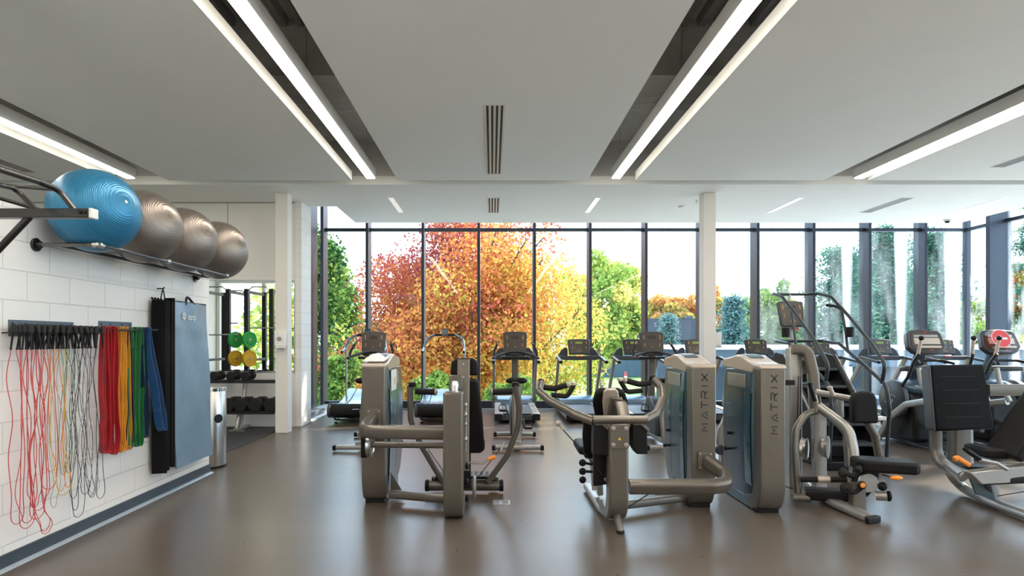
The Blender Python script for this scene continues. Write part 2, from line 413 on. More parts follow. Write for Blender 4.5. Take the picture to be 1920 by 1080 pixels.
# ---------------------------------------------------------------- glazing
def glassmat(name, tint=(1,1,1), haze=0.0, glow_wedges=()):
    m = bpy.data.materials.new(name); m.use_nodes = True; nt = m.node_tree; nt.nodes.clear(); L = nt.links.new
    out = nt.nodes.new('ShaderNodeOutputMaterial'); tr = nt.nodes.new('ShaderNodeBsdfTransparent'); gl = nt.nodes.new('ShaderNodeBsdfGlossy')
    tr.inputs[0].default_value = (*tint, 1); gl.inputs['Roughness'].default_value = .02
    fr = nt.nodes.new('ShaderNodeFresnel'); fr.inputs[0].default_value = 1.33
    ge = nt.nodes.new('ShaderNodeNewGeometry'); iv = nt.nodes.new('ShaderNodeMath'); iv.operation = 'SUBTRACT'; iv.inputs[0].default_value = 1; L(ge.outputs['Backfacing'], iv.inputs[1])
    fm = nt.nodes.new('ShaderNodeMath'); fm.operation = 'MULTIPLY'; L(fr.outputs[0], fm.inputs[0]); L(iv.outputs[0], fm.inputs[1])
    mx = nt.nodes.new('ShaderNodeMixShader'); L(fm.outputs[0], mx.inputs[0]); L(tr.outputs[0], mx.inputs[1]); L(gl.outputs[0], mx.inputs[2])
    last = mx
    if haze:
        # pale haze, then frit dots with sun glow painted as soft vertical streaks
        df = nt.nodes.new('ShaderNodeBsdfTranslucent'); df.inputs[0].default_value = (.95, .98, 1, 1)
        d2 = nt.nodes.new('ShaderNodeBsdfDiffuse'); d2.inputs[0].default_value = (.85, .9, .95, 1)
        ad = nt.nodes.new('ShaderNodeMixShader'); ad.inputs[0].default_value = .35; L(df.outputs[0], ad.inputs[1]); L(d2.outputs[0], ad.inputs[2])
        t = nt.nodes.new('ShaderNodeTexCoord'); n = nt.nodes.new('ShaderNodeTexNoise'); n.inputs['Scale'].default_value = 1.6; n.inputs['Detail'].default_value = 5
        mp = nt.nodes.new('ShaderNodeMapping'); mp.inputs['Scale'].default_value = (2.2, 2.2, .5)
        L(t.outputs['Object'], mp.inputs[0]); L(mp.outputs[0], n.inputs['Vector'])
        mr = nt.nodes.new('ShaderNodeMapRange'); mr.inputs['From Min'].default_value = .42; mr.inputs['From Max'].default_value = .75; mr.inputs['To Max'].default_value = haze
        L(n.outputs['Fac'], mr.inputs['Value'])
        m2 = nt.nodes.new('ShaderNodeMixShader'); L(mr.outputs[0], m2.inputs[0]); L(last.outputs[0], m2.inputs[1]); L(ad.outputs[0], m2.inputs[2]); last = m2
        # frit dots with sun glow painted in: bands wide at top, tapering downwards
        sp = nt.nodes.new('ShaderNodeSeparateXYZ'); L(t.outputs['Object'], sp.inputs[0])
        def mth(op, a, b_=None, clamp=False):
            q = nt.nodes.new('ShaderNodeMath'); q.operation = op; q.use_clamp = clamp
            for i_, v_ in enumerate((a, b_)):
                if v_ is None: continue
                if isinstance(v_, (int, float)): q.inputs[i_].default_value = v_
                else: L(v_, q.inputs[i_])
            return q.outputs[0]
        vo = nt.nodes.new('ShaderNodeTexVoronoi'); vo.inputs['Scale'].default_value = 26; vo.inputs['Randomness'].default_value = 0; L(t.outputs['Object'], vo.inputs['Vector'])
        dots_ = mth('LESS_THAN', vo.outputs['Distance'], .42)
        for xc, w0, w1 in glow_wedges:
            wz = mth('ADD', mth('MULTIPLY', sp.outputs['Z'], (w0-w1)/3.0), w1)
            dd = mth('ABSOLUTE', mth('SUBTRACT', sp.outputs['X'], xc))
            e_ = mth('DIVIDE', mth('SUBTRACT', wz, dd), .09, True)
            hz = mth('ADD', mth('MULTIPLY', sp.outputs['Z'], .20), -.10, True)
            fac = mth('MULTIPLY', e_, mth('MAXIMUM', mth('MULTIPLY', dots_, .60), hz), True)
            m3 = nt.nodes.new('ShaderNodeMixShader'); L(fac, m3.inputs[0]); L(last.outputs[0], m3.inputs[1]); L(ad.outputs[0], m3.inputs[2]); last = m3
    L(last.outputs[0], out.inputs[0])
    return m
g_clear = glassmat('clear_glass', (.97, .99, .98))
g_haze = glassmat('sun_streak_glass', (.93, .97, .98), .13, ((7.74, .13, .05), (8.92, .15, .07), (10.05, .20, .16)))
g_hazy = glassmat('hazy_glass', (.95, .98, .98), .38)  # pale noise-patterned haze only, no streaks
YG, YF, YB = 12.80, 12.62, 12.97       # glass plane, mullion front and back
MX = [-3.70] + [-2.70 + 1.2035*k for k in range(11)] + [10.34]
mb = MB(); gl = {}
wi = 1
for i, x in enumerate(MX):
    wn_ = .06
    if i == 0: mb.span((x, YF, 0), (x+.065, YB, 5.2))
    elif i == len(MX)-1: mb.span((x-.04, YG-.06, 0), (x+.06, YG+.06, 5.2))
    else: mb.span((x-wn_/2, YF, .0), (x+wn_/2, YB, 5.2))
struct('window_1_mullions', mb, M['darkalu'], 'dark aluminium window mullions', bevel=.003, smooth=False)
mb = MB().span((-3.64, YG-.05, 3.865), (10.3, YG+.05, 3.93)).span((-3.64, YG-.07, 0), (10.3, YG+.07, .17)).span((-3.64, YG-.05, 5.12), (10.3, YG+.05, 5.2))
struct('window_1_rails', mb, M['darkalu'], 'dark aluminium sill and transom rails', smooth=False)
for i in range(len(MX)-1):
    a, c = MX[i]+.03, MX[i+1]-.03
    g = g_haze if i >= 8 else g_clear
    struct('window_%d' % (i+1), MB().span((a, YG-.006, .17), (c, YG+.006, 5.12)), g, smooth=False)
# floor-edge sill in front of the glass
struct('trim_4', MB().span((-3.62, YF-.06, 0), (10.2, YG-.07, .02)), mat('sill_metal', (.30,.34,.38), .35, .5), smooth=False)
# right-hand glass wall
mb = MB(); k = 0
RY = [11.82 - 1.2035*k for k in range(14)]
for y in RY: mb.span((9.98, y-.05, 0), (10.42, y+.05, 5.2))
struct('window_13_mullions', mb, M['darkalu'], bevel=.003, smooth=False)
mb = MB().span((10.29, -5, 3.865), (10.39, YG, 3.93)).span((10.27, -5, 0), (10.41, YG, .17)).span((10.29, -5, 5.12), (10.39, YG, 5.2))
struct('window_13_rails', mb, M['darkalu'], smooth=False)
ys = [YG-.06] + [y for y in RY] + [-5.0]
for i in range(len(ys)-1):
    struct('window_%d' % (13+i), MB().span((10.334, ys[i+1]+.05, .17), (10.346, ys[i]-.05, 5.12)), g_hazy if i < 2 else g_clear, smooth=False)
# left return: dark metal panel with a low curb
struct('wall_window_return', MB().span((-3.75, 10.69, 0), (-3.62, 12.15, 5.2)), M['darkalu'], smooth=False)
struct('window_40', MB().span((-3.70, 12.2, .17), (-3.69, YF, 5.12)), g_clear, smooth=False)
struct('trim_5', MB().span((-3.62, 10.69, 0), (-3.42, YF, .12)), mat('curb_metal', (.22,.25,.28), .4, .4), bevel=.004)
struct('trim_6', MB().span((-3.42, 10.69, 0), (-3.30, YF-.06, .02)), M['offwhite'], bevel=.002)

# ---------------------------------------------------------------- linear luminaires hanging in the slots
m_lamp = mat('lamp_diffuser', (1, 1, 1), .5, 0, emit=(1.0, .90, .76), estr=LAMP_POWER)
m_house = mat('lamp_housing', (.72, .71, .69), .45, .1)
for X, end, lab in ((-5.33, 8.66, 'long hanging linear light over the blue exercise ball'), (-1.79, 8.66, 'long hanging linear light left of the centre air slot'),
                    (1.825, 8.66, 'long hanging linear light right of the centre air slot'), (5.40, 8.66, 'long hanging linear light above the right-hand cardio machines')):
    T = Thing('linear_light', lab, 'light', (X, 2, CZ))
    T.part('housing', MB().span((X-.07, -4.8, CZ+.012), (X+.07, end, CZ+.15)), m_house, bevel=.004)
    T.part('diffuser', MB().span((X-.055, -4.78, CZ-.002), (X+.055, end-.01, CZ+.0115)), m_lamp, smooth=False)
    for y in (8.35, 5.6, 3.0, 0.4):
        T.part('hanger', MB().tube([(X+(.02 if X < 0 else -.02), y, CZ+.15), (X, y, 4.52 if y > 6.8 else 5.1)], .005, seg=6), M['steel'])
# cable runs across the slots
for X0, X1, sl in ((-2.09, -1.41, 'left'), (1.415, 2.13, 'right')):
    T = Thing('cable_run', 'thin pale conduit wires crossing the %s ceiling slot' % sl, 'cable', ((X0+X1)/2, 7.3, 4.4))
    for y in (7.05, 7.25, 7.42):
        T.part('wire', MB().tube([(X0-.4, y, 4.42), (X0+.2, y+.03, 4.40), (X1-.2, y-.02, 4.42), (X1+.4, y, 4.40)], .006, seg=6), M['white'])
        if X0 > 0: T.part('junction_box', MB().box((X0+.05, y, 4.43), (.13, .07, .06)), M['white'], bevel=.004)

# ---------------------------------------------------------------- air slots
def air_slot(x0, x1, y0, y1, lab, grp='slot diffusers in the ceiling'):
    T = Thing('air_diffuser', lab, 'air vent', ((x0+x1)/2, (y0+y1)/2, CZ), grp)
    n = 4; w = (x1-x0)/n
    T.part('frame', MB().span((x0-.01, y0-.01, CZ-.006), (x1+.01, y1+.01, CZ-.002)), M['offwhite'], smooth=False)
    for k in range(n):
        c = x0 + w*(k+.5)
        T.part('slot', MB().span((c-w*.24, y0+.01, CZ-.008), (c+w*.24, y1-.01, CZ-.0061)), M['black'], smooth=False)
air_slot(-.075, .125, 5.92, 8.38, 'long four-slot air vent in the middle of the main ceiling')
air_slot(-.075, .125, 9.82, 10.95, 'short four-slot air vent over the middle windows')
air_slot(6.86, 7.03, 7.05, 8.06, 'four-slot air vent at the right edge of the main ceiling')
air_slot(6.86, 7.05, 9.82, 10.95, 'slanting slim air vent above the right windows')
air_slot(-6.62, -6.45, 7.0, 8.3, 'air vent in the ceiling beyond the blue exercise ball')
m_rec = mat('recessed_lens', (.95, .93, .90), .5, 0, emit=(1, .95, .88), estr=.35)
for x, lab in ((-1.70, 'left of the short air vent'), (1.77, 'right of the short air vent'), (5.17, 'right of the tall white column'), (8.60, 'nearest the right window corner')):
    T = Thing('recessed_light', 'short recessed strip light in the window ceiling, ' + lab, 'light', (x, 10.4, CZ))
    T.part('lens', MB().span((x-.045, 9.82, CZ-.005), (x+.045, 10.95, CZ-.001)), m_rec, smooth=False)
    T.part('trim_ring', MB().span((x-.055, 9.81, CZ-.003), (x-.045, 10.96, CZ)).span((x+.045, 9.81, CZ-.003), (x+.055, 10.96, CZ)), M['offwhite'])
c = onz(1279, 386.5, CZ); T = Thing('smoke_detector', 'small round white detector on the ceiling left of the right column', 'detector', c)
T.part('body', MB().lathe([(0,-.03), (.05,-.03), (.06,-.012), (.065,0), (0,0)], c, (0,0,1)), M['white'])
c = onz(1306, 375, CZ); T = Thing('sprinkler', 'tiny ceiling sprinkler beside the right column', 'sprinkler', c)
T.part('rose', MB().lathe([(0,-.005), (.03,-.005), (.034,0), (0,0)], c, (0,0,1)), M['white']); T.part('head', MB().tube([c, c-V((0,0,.04))], .01).disc(c-V((0,0,.045)), (0,0,1), .02, .004), M['steel'])
c = onz(1776, 412, CZ); T = Thing('dome_camera', 'dome security camera on the ceiling in front of the window corner', 'camera', c)
T.part('base', MB().lathe([(0,-.03), (.065,-.03), (.07,0), (0,0)], c, (0,0,1)), M['white']); T.part('dome', MB().ball(c-V((0,0,.03)), .045, (1,1,.9)), M['black'])
# floor box and hall mat
c = onz(939, 942); T = Thing('floor_box', 'white-edged metal power box set flush in the floor', 'floor outlet', (c.x, c.y, 0))
T.part('frame', MB().span((c.x-.085, c.y-.075, 0), (c.x+.085, c.y+.075, .004)), M['steel'], bevel=.002)
T.part('lid', MB().span((c.x-.07, c.y-.06, .004), (c.x-.012, c.y+.06, .006)).span((c.x+.012, c.y-.06, .004), (c.x+.07, c.y+.06, .006)), M['grey'])
mt = MB().span((-10.4, 2.4, .0), (-3.55, 10.1, .012)).build('rubber_floor_mat', mat('speckled_rubber', (.03,.03,.031), .8, 0, noise=.5, nscale=140), bevel=.003)
tag(mt, 'black rubber floor matting in the side hall under the dumbbell rack', 'mat')
# ================================================================== outside
GZ = -3.6
rng = np.random.default_rng(7)
m_grass = mat('lawn', (.17, .27, .07), .9, 0, noise=.35, nscale=.25)
m_pave = mat('pale_paving', (.72, .68, .62), .9, 0, noise=.1, nscale=.3)
m_asph = mat('asphalt', (.13, .15, .18), .8, 0, noise=.12, nscale=.6)
struct('ground', MB().span((-150, -60, GZ-.4), (190, 260, GZ-.05)), m_grass, smooth=False)
struct('ground_paving', MB().span((-40, 13.4, GZ-.05), (120, 52, GZ)), m_pave, smooth=False)
struct('ground_paving', MB().span((10.75, -20, GZ-.05), (60, 13.4, GZ)), m_pave, smooth=False)
struct('ground_paving', MB().span((-40, -20, GZ-.05), (-3.7, -2.3, GZ)), m_pave, smooth=False)
struct('ground_asphalt', MB().span((20, 78, GZ-.05), (120, 98, GZ-.02)).span((27, 52, GZ-.05), (120, 78, GZ-.02)), m_asph, smooth=False)
struct('ground_kerb', MB().span((-20, 106, GZ-.05), (60, 107, GZ+.05)), m_pave, smooth=False)

def leafmat(name, stops, scale=.35, zw=None):
    """leaf colours vary through the crown; leaves let light through"""
    m = bpy.data.materials.new(name); m.use_nodes = True; nt = m.node_tree; nt.nodes.clear(); L = nt.links.new
    out = nt.nodes.new('ShaderNodeOutputMaterial'); d = nt.nodes.new('ShaderNodeBsdfDiffuse'); t = nt.nodes.new('ShaderNodeBsdfTranslucent')
    mx = nt.nodes.new('ShaderNodeMixShader'); mx.inputs[0].default_value = .5
    at = nt.nodes.new('ShaderNodeAttribute'); at.attribute_name = 'leaf'
    r = nt.nodes.new('ShaderNodeValToRGB')
    while len(r.color_ramp.elements) < len(stops): r.color_ramp.elements.new(.5)
    for e, (p, c) in zip(r.color_ramp.elements, stops): e.position = p; e.color = (*c, 1)
    L(at.outputs['Fac'], r.inputs[0]); L(r.outputs[0], d.inputs[0]); L(r.outputs[0], t.inputs[0])
    L(d.outputs[0], mx.inputs[1]); L(t.outputs[0], mx.inputs[2]); L(mx.outputs[0], out.inputs[0])
    return m
m_maple = leafmat('maple_leaves', [(0, (.07,.15,.03)), (.2, (.28,.34,.06)), (.38, (.66,.48,.12)), (.55, (.68,.30,.08)), (.74, (.46,.11,.07)), (1, (.22,.05,.08))])
m_green = leafmat('green_leaves', [(0, (.03,.08,.03)), (.35, (.12,.24,.06)), (.7, (.38,.46,.10)), (1, (.66,.55,.16))])
m_yel = leafmat('yellow_green_leaves', [(0, (.08,.18,.05)), (.4, (.30,.42,.10)), (.75, (.62,.60,.16)), (1, (.85,.68,.30))])
m_orange = leafmat('orange_leaves', [(0, (.12,.20,.05)), (.35, (.42,.38,.10)), (.7, (.70,.34,.12)), (1, (.82,.46,.22))])
m_needle = leafmat('needles', [(0, (.03,.085,.07)), (.5, (.08,.19,.13)), (1, (.24,.34,.16))])
m_blue = leafmat('blue_spruce_needles', [(0, (.05,.12,.12)), (.5, (.14,.26,.26)), (1, (.42,.50,.44))])
m_bark = mat('bark', (.10, .075, .06), .9, 0, noise=.3, nscale=6)

def leaf_mesh(name, C, size, m, att, parent, off, flat=0.0, aspect=.7):
    n = len(C)
    a = rng.normal(size=(n, 3)); a[:, 2] *= (1-flat); a /= np.linalg.norm(a, axis=1)[:, None]
    b = rng.normal(size=(n, 3)); b[:, 2] *= (1-flat); b -= a*(a*b).sum(1)[:, None]; b /= np.linalg.norm(b, axis=1)[:, None]
    s = (size*rng.uniform(.55, 1.25, n))[:, None]
    vs = np.empty((n, 4, 3)); vs[:, 0] = C - a*s; vs[:, 1] = C - b*s*aspect; vs[:, 2] = C + a*s; vs[:, 3] = C + b*s*aspect
    vs -= np.array(off)
    me = bpy.data.meshes.new(name)
    me.vertices.add(4*n); me.vertices.foreach_set('co', vs.reshape(-1))
    me.loops.add(4*n); me.loops.foreach_set('vertex_index', np.arange(4*n, dtype=np.int32))
    me.polygons.add(n); me.polygons.foreach_set('loop_start', np.arange(0, 4*n, 4, dtype=np.int32)); me.polygons.foreach_set('loop_total', np.full(n, 4, dtype=np.int32))
    me.update(); me.validate()
    at = me.attributes.new('leaf', 'FLOAT', 'POINT'); at.data.foreach_set('value', np.repeat(np.clip(att, 0, 1), 4).astype(np.float32))
    me.materials.append(m)
    o = bpy.data.objects.new(name, me); COL.objects.link(o); o.parent = parent
    return o
def branches(mb, base, top, spread, n, r0, seed):
    rg = random.Random(seed)
    base = V(base); top = V(top)
    mb.tube([base, base.lerp(top, .5)+V((rg.uniform(-.2,.2), 0, 0)), top], r0, seg=8, scale=lambda q: 1-.75*q)
    for k in range(n):
        u = rg.uniform(.2, .85); p = base.lerp(top, u); a = rg.uniform(0, 2*PI)
        Lg = spread*rg.uniform(.5, .95)*(1.1-u*.5)
        q = p + V((math.cos(a)*Lg*.5, math.sin(a)*Lg*.5, Lg*.35)); e = p + V((math.cos(a)*Lg, math.sin(a)*Lg, Lg*.85))
        mb.tube([p, q, e], r0*.35, seg=6, scale=lambda u: 1-.8*u)
def tree(name, label, px, ytop, ybot, Y, wpx, n, size, m, att=None, cat='tree', grp=None, clumps=90, seed=1, hollow=.5):
    """broad-leaved tree: crown spans the picture height ytop..ybot at depth Y"""
    c_top = P(px, ytop, Y); c_bot = P(px, ybot, Y); rx = wpx*Y/FPX/2; rz = (c_top.z-c_bot.z)/2
    c = np.array([c_top.x, Y, (c_top.z+c_bot.z)/2]); ry = rx*.9
    g = np.random.default_rng(seed)
    d = g.normal(size=(clumps, 3)); d /= np.linalg.norm(d, axis=1)[:, None]
    rad = g.uniform(hollow, 1, clumps)[:, None]
    ctr = c + d*rad*np.array([rx, ry, rz])*np.array([.88, .88, .9])
    which = g.integers(0, clumps, n)
    sz = g.uniform(.7, 1.25, clumps)[which][:, None]
    e = g.normal(size=(n, 3)); e /= np.linalg.norm(e, axis=1)[:, None]
    C = ctr[which] + e*(g.uniform(.25, 1, n)**.6)[:, None]*sz*np.array([rx, ry, rz*.8])*.26
    fr = (C - c)/np.array([rx, ry, rz])
    A = att(fr, g, which, clumps) if att else g.uniform(0, 1, n)*.35 + g.uniform(0, 1, clumps)[which]*.5 + .15*(fr[:, 2] > 0)
    base = V((c[0], Y, GZ))
    T = Thing(name, label, cat, base, grp)
    mb = MB(); branches(mb, base, (c[0], Y, c[2]+rz*.55), rx, 26, max(.12, rx*.06), seed)
    T.part('trunk', mb, m_bark, smooth=True)
    leaf_mesh('crown', C, size, m, A, T.o, base)
    return T
def conifer(name, label, px, ytop, Y, wpx, n, m, size=.12, grp=None, seed=1, ybot=None, droop=.25, sparse=0.0):
    g = np.random.default_rng(seed); top = P(px, ytop, Y); x = top.x; zt = top.z; zb = GZ+1.0 if ybot is None else P(px, ybot, Y).z
    H = zt-zb; R = wpx*Y/FPX/2
    tiers = max(12, int(H/(.34+sparse))); pts = []; att = []
    T = Thing(name, label, 'tree', (x, Y, GZ), grp)
    mb = MB().tube([(x, Y, GZ), (x, Y, zt)], max(.1, R*.07), seg=8, scale=lambda u: 1-.93*u)
    nb = 6
    per = max(4, n//(tiers*nb))
    for i in range(tiers):
        u = (i+.9*g.random())/tiers; z = zt - u*H; r = R*(.08+.92*u**.8)*g.uniform(.6, 1.2)
        for k in range(nb):
            a = 2*PI*(k+g.random())/nb; rr = r*g.uniform(.45, 1.25)
            if k % 2 == 0: mb.tube([(x, Y, z), (x+math.cos(a)*rr*.9, Y+math.sin(a)*rr*.9, z-droop*rr)], max(.012, R*.012), seg=4, scale=lambda u: 1-.8*u)
            t = g.random(per)**.7
            C = np.stack([x+math.cos(a)*rr*t, Y+math.sin(a)*rr*t, z-droop*rr*t**1.5], 1)
            C += g.normal(size=(per, 3))*np.array([.13, .13, .085])*R*(.5+t[:, None]*.8)
            pts.append(C); att.append(.25+.5*t*g.random(per)+.2*g.random(per)-.1)
    T.part('trunk', mb, m_bark)
    leaf_mesh('foliage', np.concatenate(pts), size, m, np.concatenate(att), T.o, (x, Y, GZ), flat=.4, aspect=.45)
    return T

def maple_att(fr, g, which, cl):
    # red towards the upper left, gold to the right, green-yellow low on the left
    a = .56 - .25*fr[:, 0] + .16*fr[:, 2] + g.normal(size=len(fr))*.09 + g.normal(size=cl)[which]*.10
    low = np.clip((-fr[:, 2]-.05)*1.5, 0, 1)*np.clip(.6-fr[:, 0], 0, 1); return a - low*.26 - .03
tree('maple_tree', 'big autumn maple with red and gold leaves filling the middle windows', 875, 380, 900, 24.5, 500, 150000, .078, m_maple, maple_att, clumps=230, seed=4, hollow=.3)
tree('green_tree', 'green leafy tree at the left edge of the windows', 612, 400, 900, 30, 250, 34000, .12, m_green, lambda fr, g, w, c: .45+.25*g.normal(size=len(fr))-.25*fr[:, 2]+g.normal(size=c)[w]*.12, clumps=60, seed=9)
tree('yellowing_tree', 'tall pale green tree just right of the maple', 1128, 455, 690, 44, 165, 17000, .17, m_yel, None, clumps=60, seed=12)
tree('yellowing_tree', 'round bushy yellow-green tree in front of the grey-roofed house', 1108, 585, 700, 54, 110, 9000, .15, m_yel, None, clumps=40, seed=15)
tree('orange_tree', 'domed orange autumn tree behind the house', 1262, 538, 650, 108, 125, 9000, .40, m_orange, None, clumps=50, seed=18, hollow=.4)
tree('orange_tree', 'orange and green tree right of the tall column', 1358, 530, 660, 112, 80, 6000, .42, m_orange, None, clumps=36, seed=21)
tree('green_tree', 'dark green round tree right of the orange tree', 1205, 560, 660, 125, 70, 5000, .45, m_green, None, clumps=36, seed=22)
for i, (px, yt, Y, w, lab) in enumerate(((1400, 545, 70, 70, 'leafy green tree left of the stair machine'), (1455, 522, 62, 95, 'tall green tree behind the stair machine handrail'), (1500, 560, 80, 80, 'lower green tree behind the stair machine console'))):
    tree('green_tree', lab, px, yt, 680, Y, w, 7000, .24, m_green, None, clumps=45, seed=30+i)
conifer('blue_spruce', 'pale blue spruce in front of the house', 1254, 590, 56, 78, 10000, m_blue, .15, seed=40)
conifer('blue_spruce', 'wide blue spruce to the right of the column', 1375, 556, 52, 115, 15000, m_blue, .15, seed=41)
for i, (px, yt, Y, w, lab) in enumerate(((1575, 466, 46, 190, 'dark evergreen seen through the pane right of the stair machine'), (1664, 425, 58, 190, 'tall evergreen left of the window corner'), (1750, 440, 72, 190, 'evergreen with open branches next to the window corner'),
        (1620, 490, 92, 150, 'distant evergreen between two closer ones'), (1705, 530, 115, 150, 'broad low evergreen behind the white-topped pavilion'))):
    conifer('evergreen_tree', lab, px, yt, Y, w, 22000, m_needle, .0035*Y, seed=50+i, sparse=.35, droop=.12)
conifer('pine_tree', 'pine with long bare-tipped branches beyond the corner window', 1925, 345, 48, 150, 7000, m_needle, .14, seed=60, sparse=.9, droop=.1)
tree('green_tree', 'sunlit green and gold tree low in the corner windows', 1840, 560, 720, 58, 130, 9000, .16, m_yel, None, clumps=45, seed=62)
tree('maple_tree', 'red-brown maple at the right edge of the view', 1915, 490, 640, 70, 90, 7000, .22, m_maple, None, clumps=40, seed=63)
tree('green_tree', 'dark hedge-like tree behind the right treadmills', 1610, 570, 700, 140, 130, 9000, .5, m_green, None, clumps=50, seed=64)
for i, (X, Y, s) in enumerate(((-26, -20, 5.5), (-11, -20, 5.5), (-41, -20, 5.5))):
    c = (X, Y, 1.5)
    T = Thing('yellowing_tree', 'yellow-green tree outside the side room, seen only in the mirror', 'tree', (X, Y, GZ), 'trees reflected in the hall mirror')
    T.part('trunk', MB().tube([(X, Y, GZ), (X, Y, 3)], .25, scale=lambda u: 1-.6*u), m_bark)
    g = np.random.default_rng(80+i); e = g.normal(size=(6000, 3)); e /= np.linalg.norm(e, axis=1)[:, None]
    leaf_mesh('crown', np.array(c)+e*(g.uniform(.4, 1, 6000))[:, None]*np.array([s*1.2, s*.6, s*1.0]), .3, m_yel, g.uniform(.2, 1, 6000), T.o, (X, Y, GZ))

# shrubs below the windows
for i, (px, yt, Y, w, lab) in enumerate(((640, 650, 17, 150, 'leafy shrub below the leftmost panes'), (830, 690, 17, 170, 'golden shrub under the maple, left part'), (985, 705, 17, 190, 'golden shrub under the maple, right part'))):
    tree('garden_shrub', lab, px, yt, 900, Y, w, 9000, .085, m_yel, lambda fr, g, w, c: g.uniform(0, .45, len(fr)), cat='shrub', clumps=40, seed=90+i)
# houses
m_roof = mat('slate_roof', (.02, .028, .04), .9, 0, spec=.1, noise=.15, nscale=3)
m_siding = mat('blue_grey_siding', (.07, .10, .13), .9, 0, spec=.1, noise=.05)
m_wsid = mat('white_siding', (.75, .76, .78), .7, 0, noise=.03)
def house(lab, px, Y, w, h, zr, wall, roof):
    c = P(px, 640, Y); x = c.x
    T = Thing('house', lab, 'house', (x, Y, GZ))
    T.part('walls', MB().span((x-w/2, Y, GZ), (x+w/2, Y+9, GZ+h)), wall, smooth=False)
    rz_ = GZ+h
    T.part('roof', MB().prism([(-5.4, 0), (5.4, 0), (0, zr)], (x, Y+4.5, rz_), (0,1,0), (0,0,1), (w+1.0, 0, 0)), roof, smooth=False)
    for k in range(int(w//3)):
        xx = x - w/2 + 1.6 + k*3
        f = T.part('window', MB().box((xx, Y-.03, GZ+h-1.5), (1.3, .1, 1.5)), m_wsid, smooth=False)
        T.part('pane', MB().box((xx, Y-.09, GZ+h-1.5), (1.1, .02, 1.3)), M['screen'], parent=f, smooth=False)
    T.part('chimney', MB().box((x+w*.2, Y+5, rz_+zr*.9), (1, .9, 1.6)), wall, smooth=False)
house('grey-roofed house between the pale tree and the orange tree', 1172, 80, 11.6, 4.6, 3.4, m_siding, m_roof)
house('blue-grey house behind the spruce left of the column', 1290, 94, 9, 5.0, 3.6, m_siding, m_roof)
# low pavilion with a white roof edge
T = Thing('pavilion', 'low white-roofed pavilion outside the right windows', 'building', (20, 30, GZ))
xa, xb, ya, yb = P(1262, 650, 34).x, 48, 34, 40
T.part('roof', MB().span((xa, ya, .92), (xb, yb, 1.14)), m_wsid, smooth=False)
T.part('fascia', MB().span((xa+.6, ya+.5, -.1), (xb-.3, ya+.7, .92)), m_siding, smooth=False)
T.part('back_wall', MB().span((xa+.6, yb-.6, GZ), (xb-.6, yb-.4, .92)), m_siding, smooth=False)
for k in range(11):
    x = xa+1+k*3.2
    T.part('post', MB().span((x-.1, ya+.5, GZ), (x+.1, ya+.7, .0)), m_wsid, smooth=False)
T.part('railing', MB().span((xa+1, ya+.4, GZ+1.0), (xb-1, ya+.45, GZ+1.08)), m_wsid, smooth=False)
T = Thing('terrace_wall', 'pale parapet wall outside the right-hand treadmills', 'wall', (18, 24, GZ))
T.part('wall', MB().span((12.5, 22, GZ), (40, 22.3, -1.6)), mat('glazed_blue_panel', (.30,.42,.50), .25, 0, noise=.05), smooth=False)
T.part('coping', MB().span((12.4, 21.9, -1.6), (40.1, 22.4, -1.45)), m_wsid, smooth=False)
# red bollard
c = onz(1173, 718, GZ); c = P(1173, 718, (HC-GZ)*FPX/(718-VY)); T = Thing('traffic_cone', 'small red traffic cone standing on the drive outside', 'cone', (c.x, c.y, GZ))
T.part('cone', MB().lathe([(.32,.0), (.32,.06), (.24,.08), (.1,1.3), (0,1.32)], (c.x, c.y, GZ), (0,0,1), 14), M['red'])
T.part('band', MB().lathe([(.192,.6), (.165,.8)], (c.x, c.y, GZ), (0,0,1), 14), M['white'])
# ================================================================== gear on the left wall
def rib(mb, pts, w, th, up=(1,0,0), closed=False):
    return mb.sweep(pts, [(-th/2, -w/2), (th/2, -w/2), (th/2, w/2), (-th/2, w/2)], up=up, closed=closed)

# ---- exercise balls
def ballmat(name, c1, c2, rough, metal):
    m, nt, b = nodemat(name); L = nt.links.new
    t = nt.nodes.new('ShaderNodeTexCoord')
    w = nt.nodes.new('ShaderNodeTexWave'); w.wave_type = 'BANDS'; w.bands_direction = 'Z'; w.inputs['Scale'].default_value = 42; w.inputs['Distortion'].default_value = .15
    L(t.outputs['Object'], w.inputs['Vector'])
    bp = nt.nodes.new('ShaderNodeBump'); bp.inputs['Strength'].default_value = .3; bp.inputs['Distance'].default_value = .0025
    L(w.outputs['Fac'], bp.inputs['Height']); L(bp.outputs[0], b.inputs['Normal'])
    n = nt.nodes.new('ShaderNodeTexNoise'); n.inputs['Scale'].default_value = 3
    mp = nt.nodes.new('ShaderNodeMapping'); mp.inputs['Scale'].default_value = (.3, .3, 14)
    L(t.outputs['Object'], mp.inputs[0]); L(mp.outputs[0], n.inputs['Vector'])
    r = nt.nodes.new('ShaderNodeValToRGB'); r.color_ramp.elements[0].position = .35; r.color_ramp.elements[0].color = (*c1, 1); r.color_ramp.elements[1].position = .7; r.color_ramp.elements[1].color = (*c2, 1)
    L(n.outputs['Fac'], r.inputs[0]); L(r.outputs[0], b.inputs['Base Color'])
    b.inputs['Roughness'].default_value = rough; b.inputs['Metallic'].default_value = metal
    b.inputs['Anisotropic'].default_value = .7
    tg = nt.nodes.new('ShaderNodeTangent'); tg.direction_type = 'RADIAL'; tg.axis = 'Z'; L(tg.outputs[0], b.inputs['Tangent'])
    return m
m_bblue = ballmat('blue_ball_vinyl', (.022, .17, .34), (.035, .23, .42), .32, .35)
m_bgrey = ballmat('silver_grey_ball_vinyl', (.20, .17, .15), (.25, .22, .20), .33, .65)
RZ = 2.178
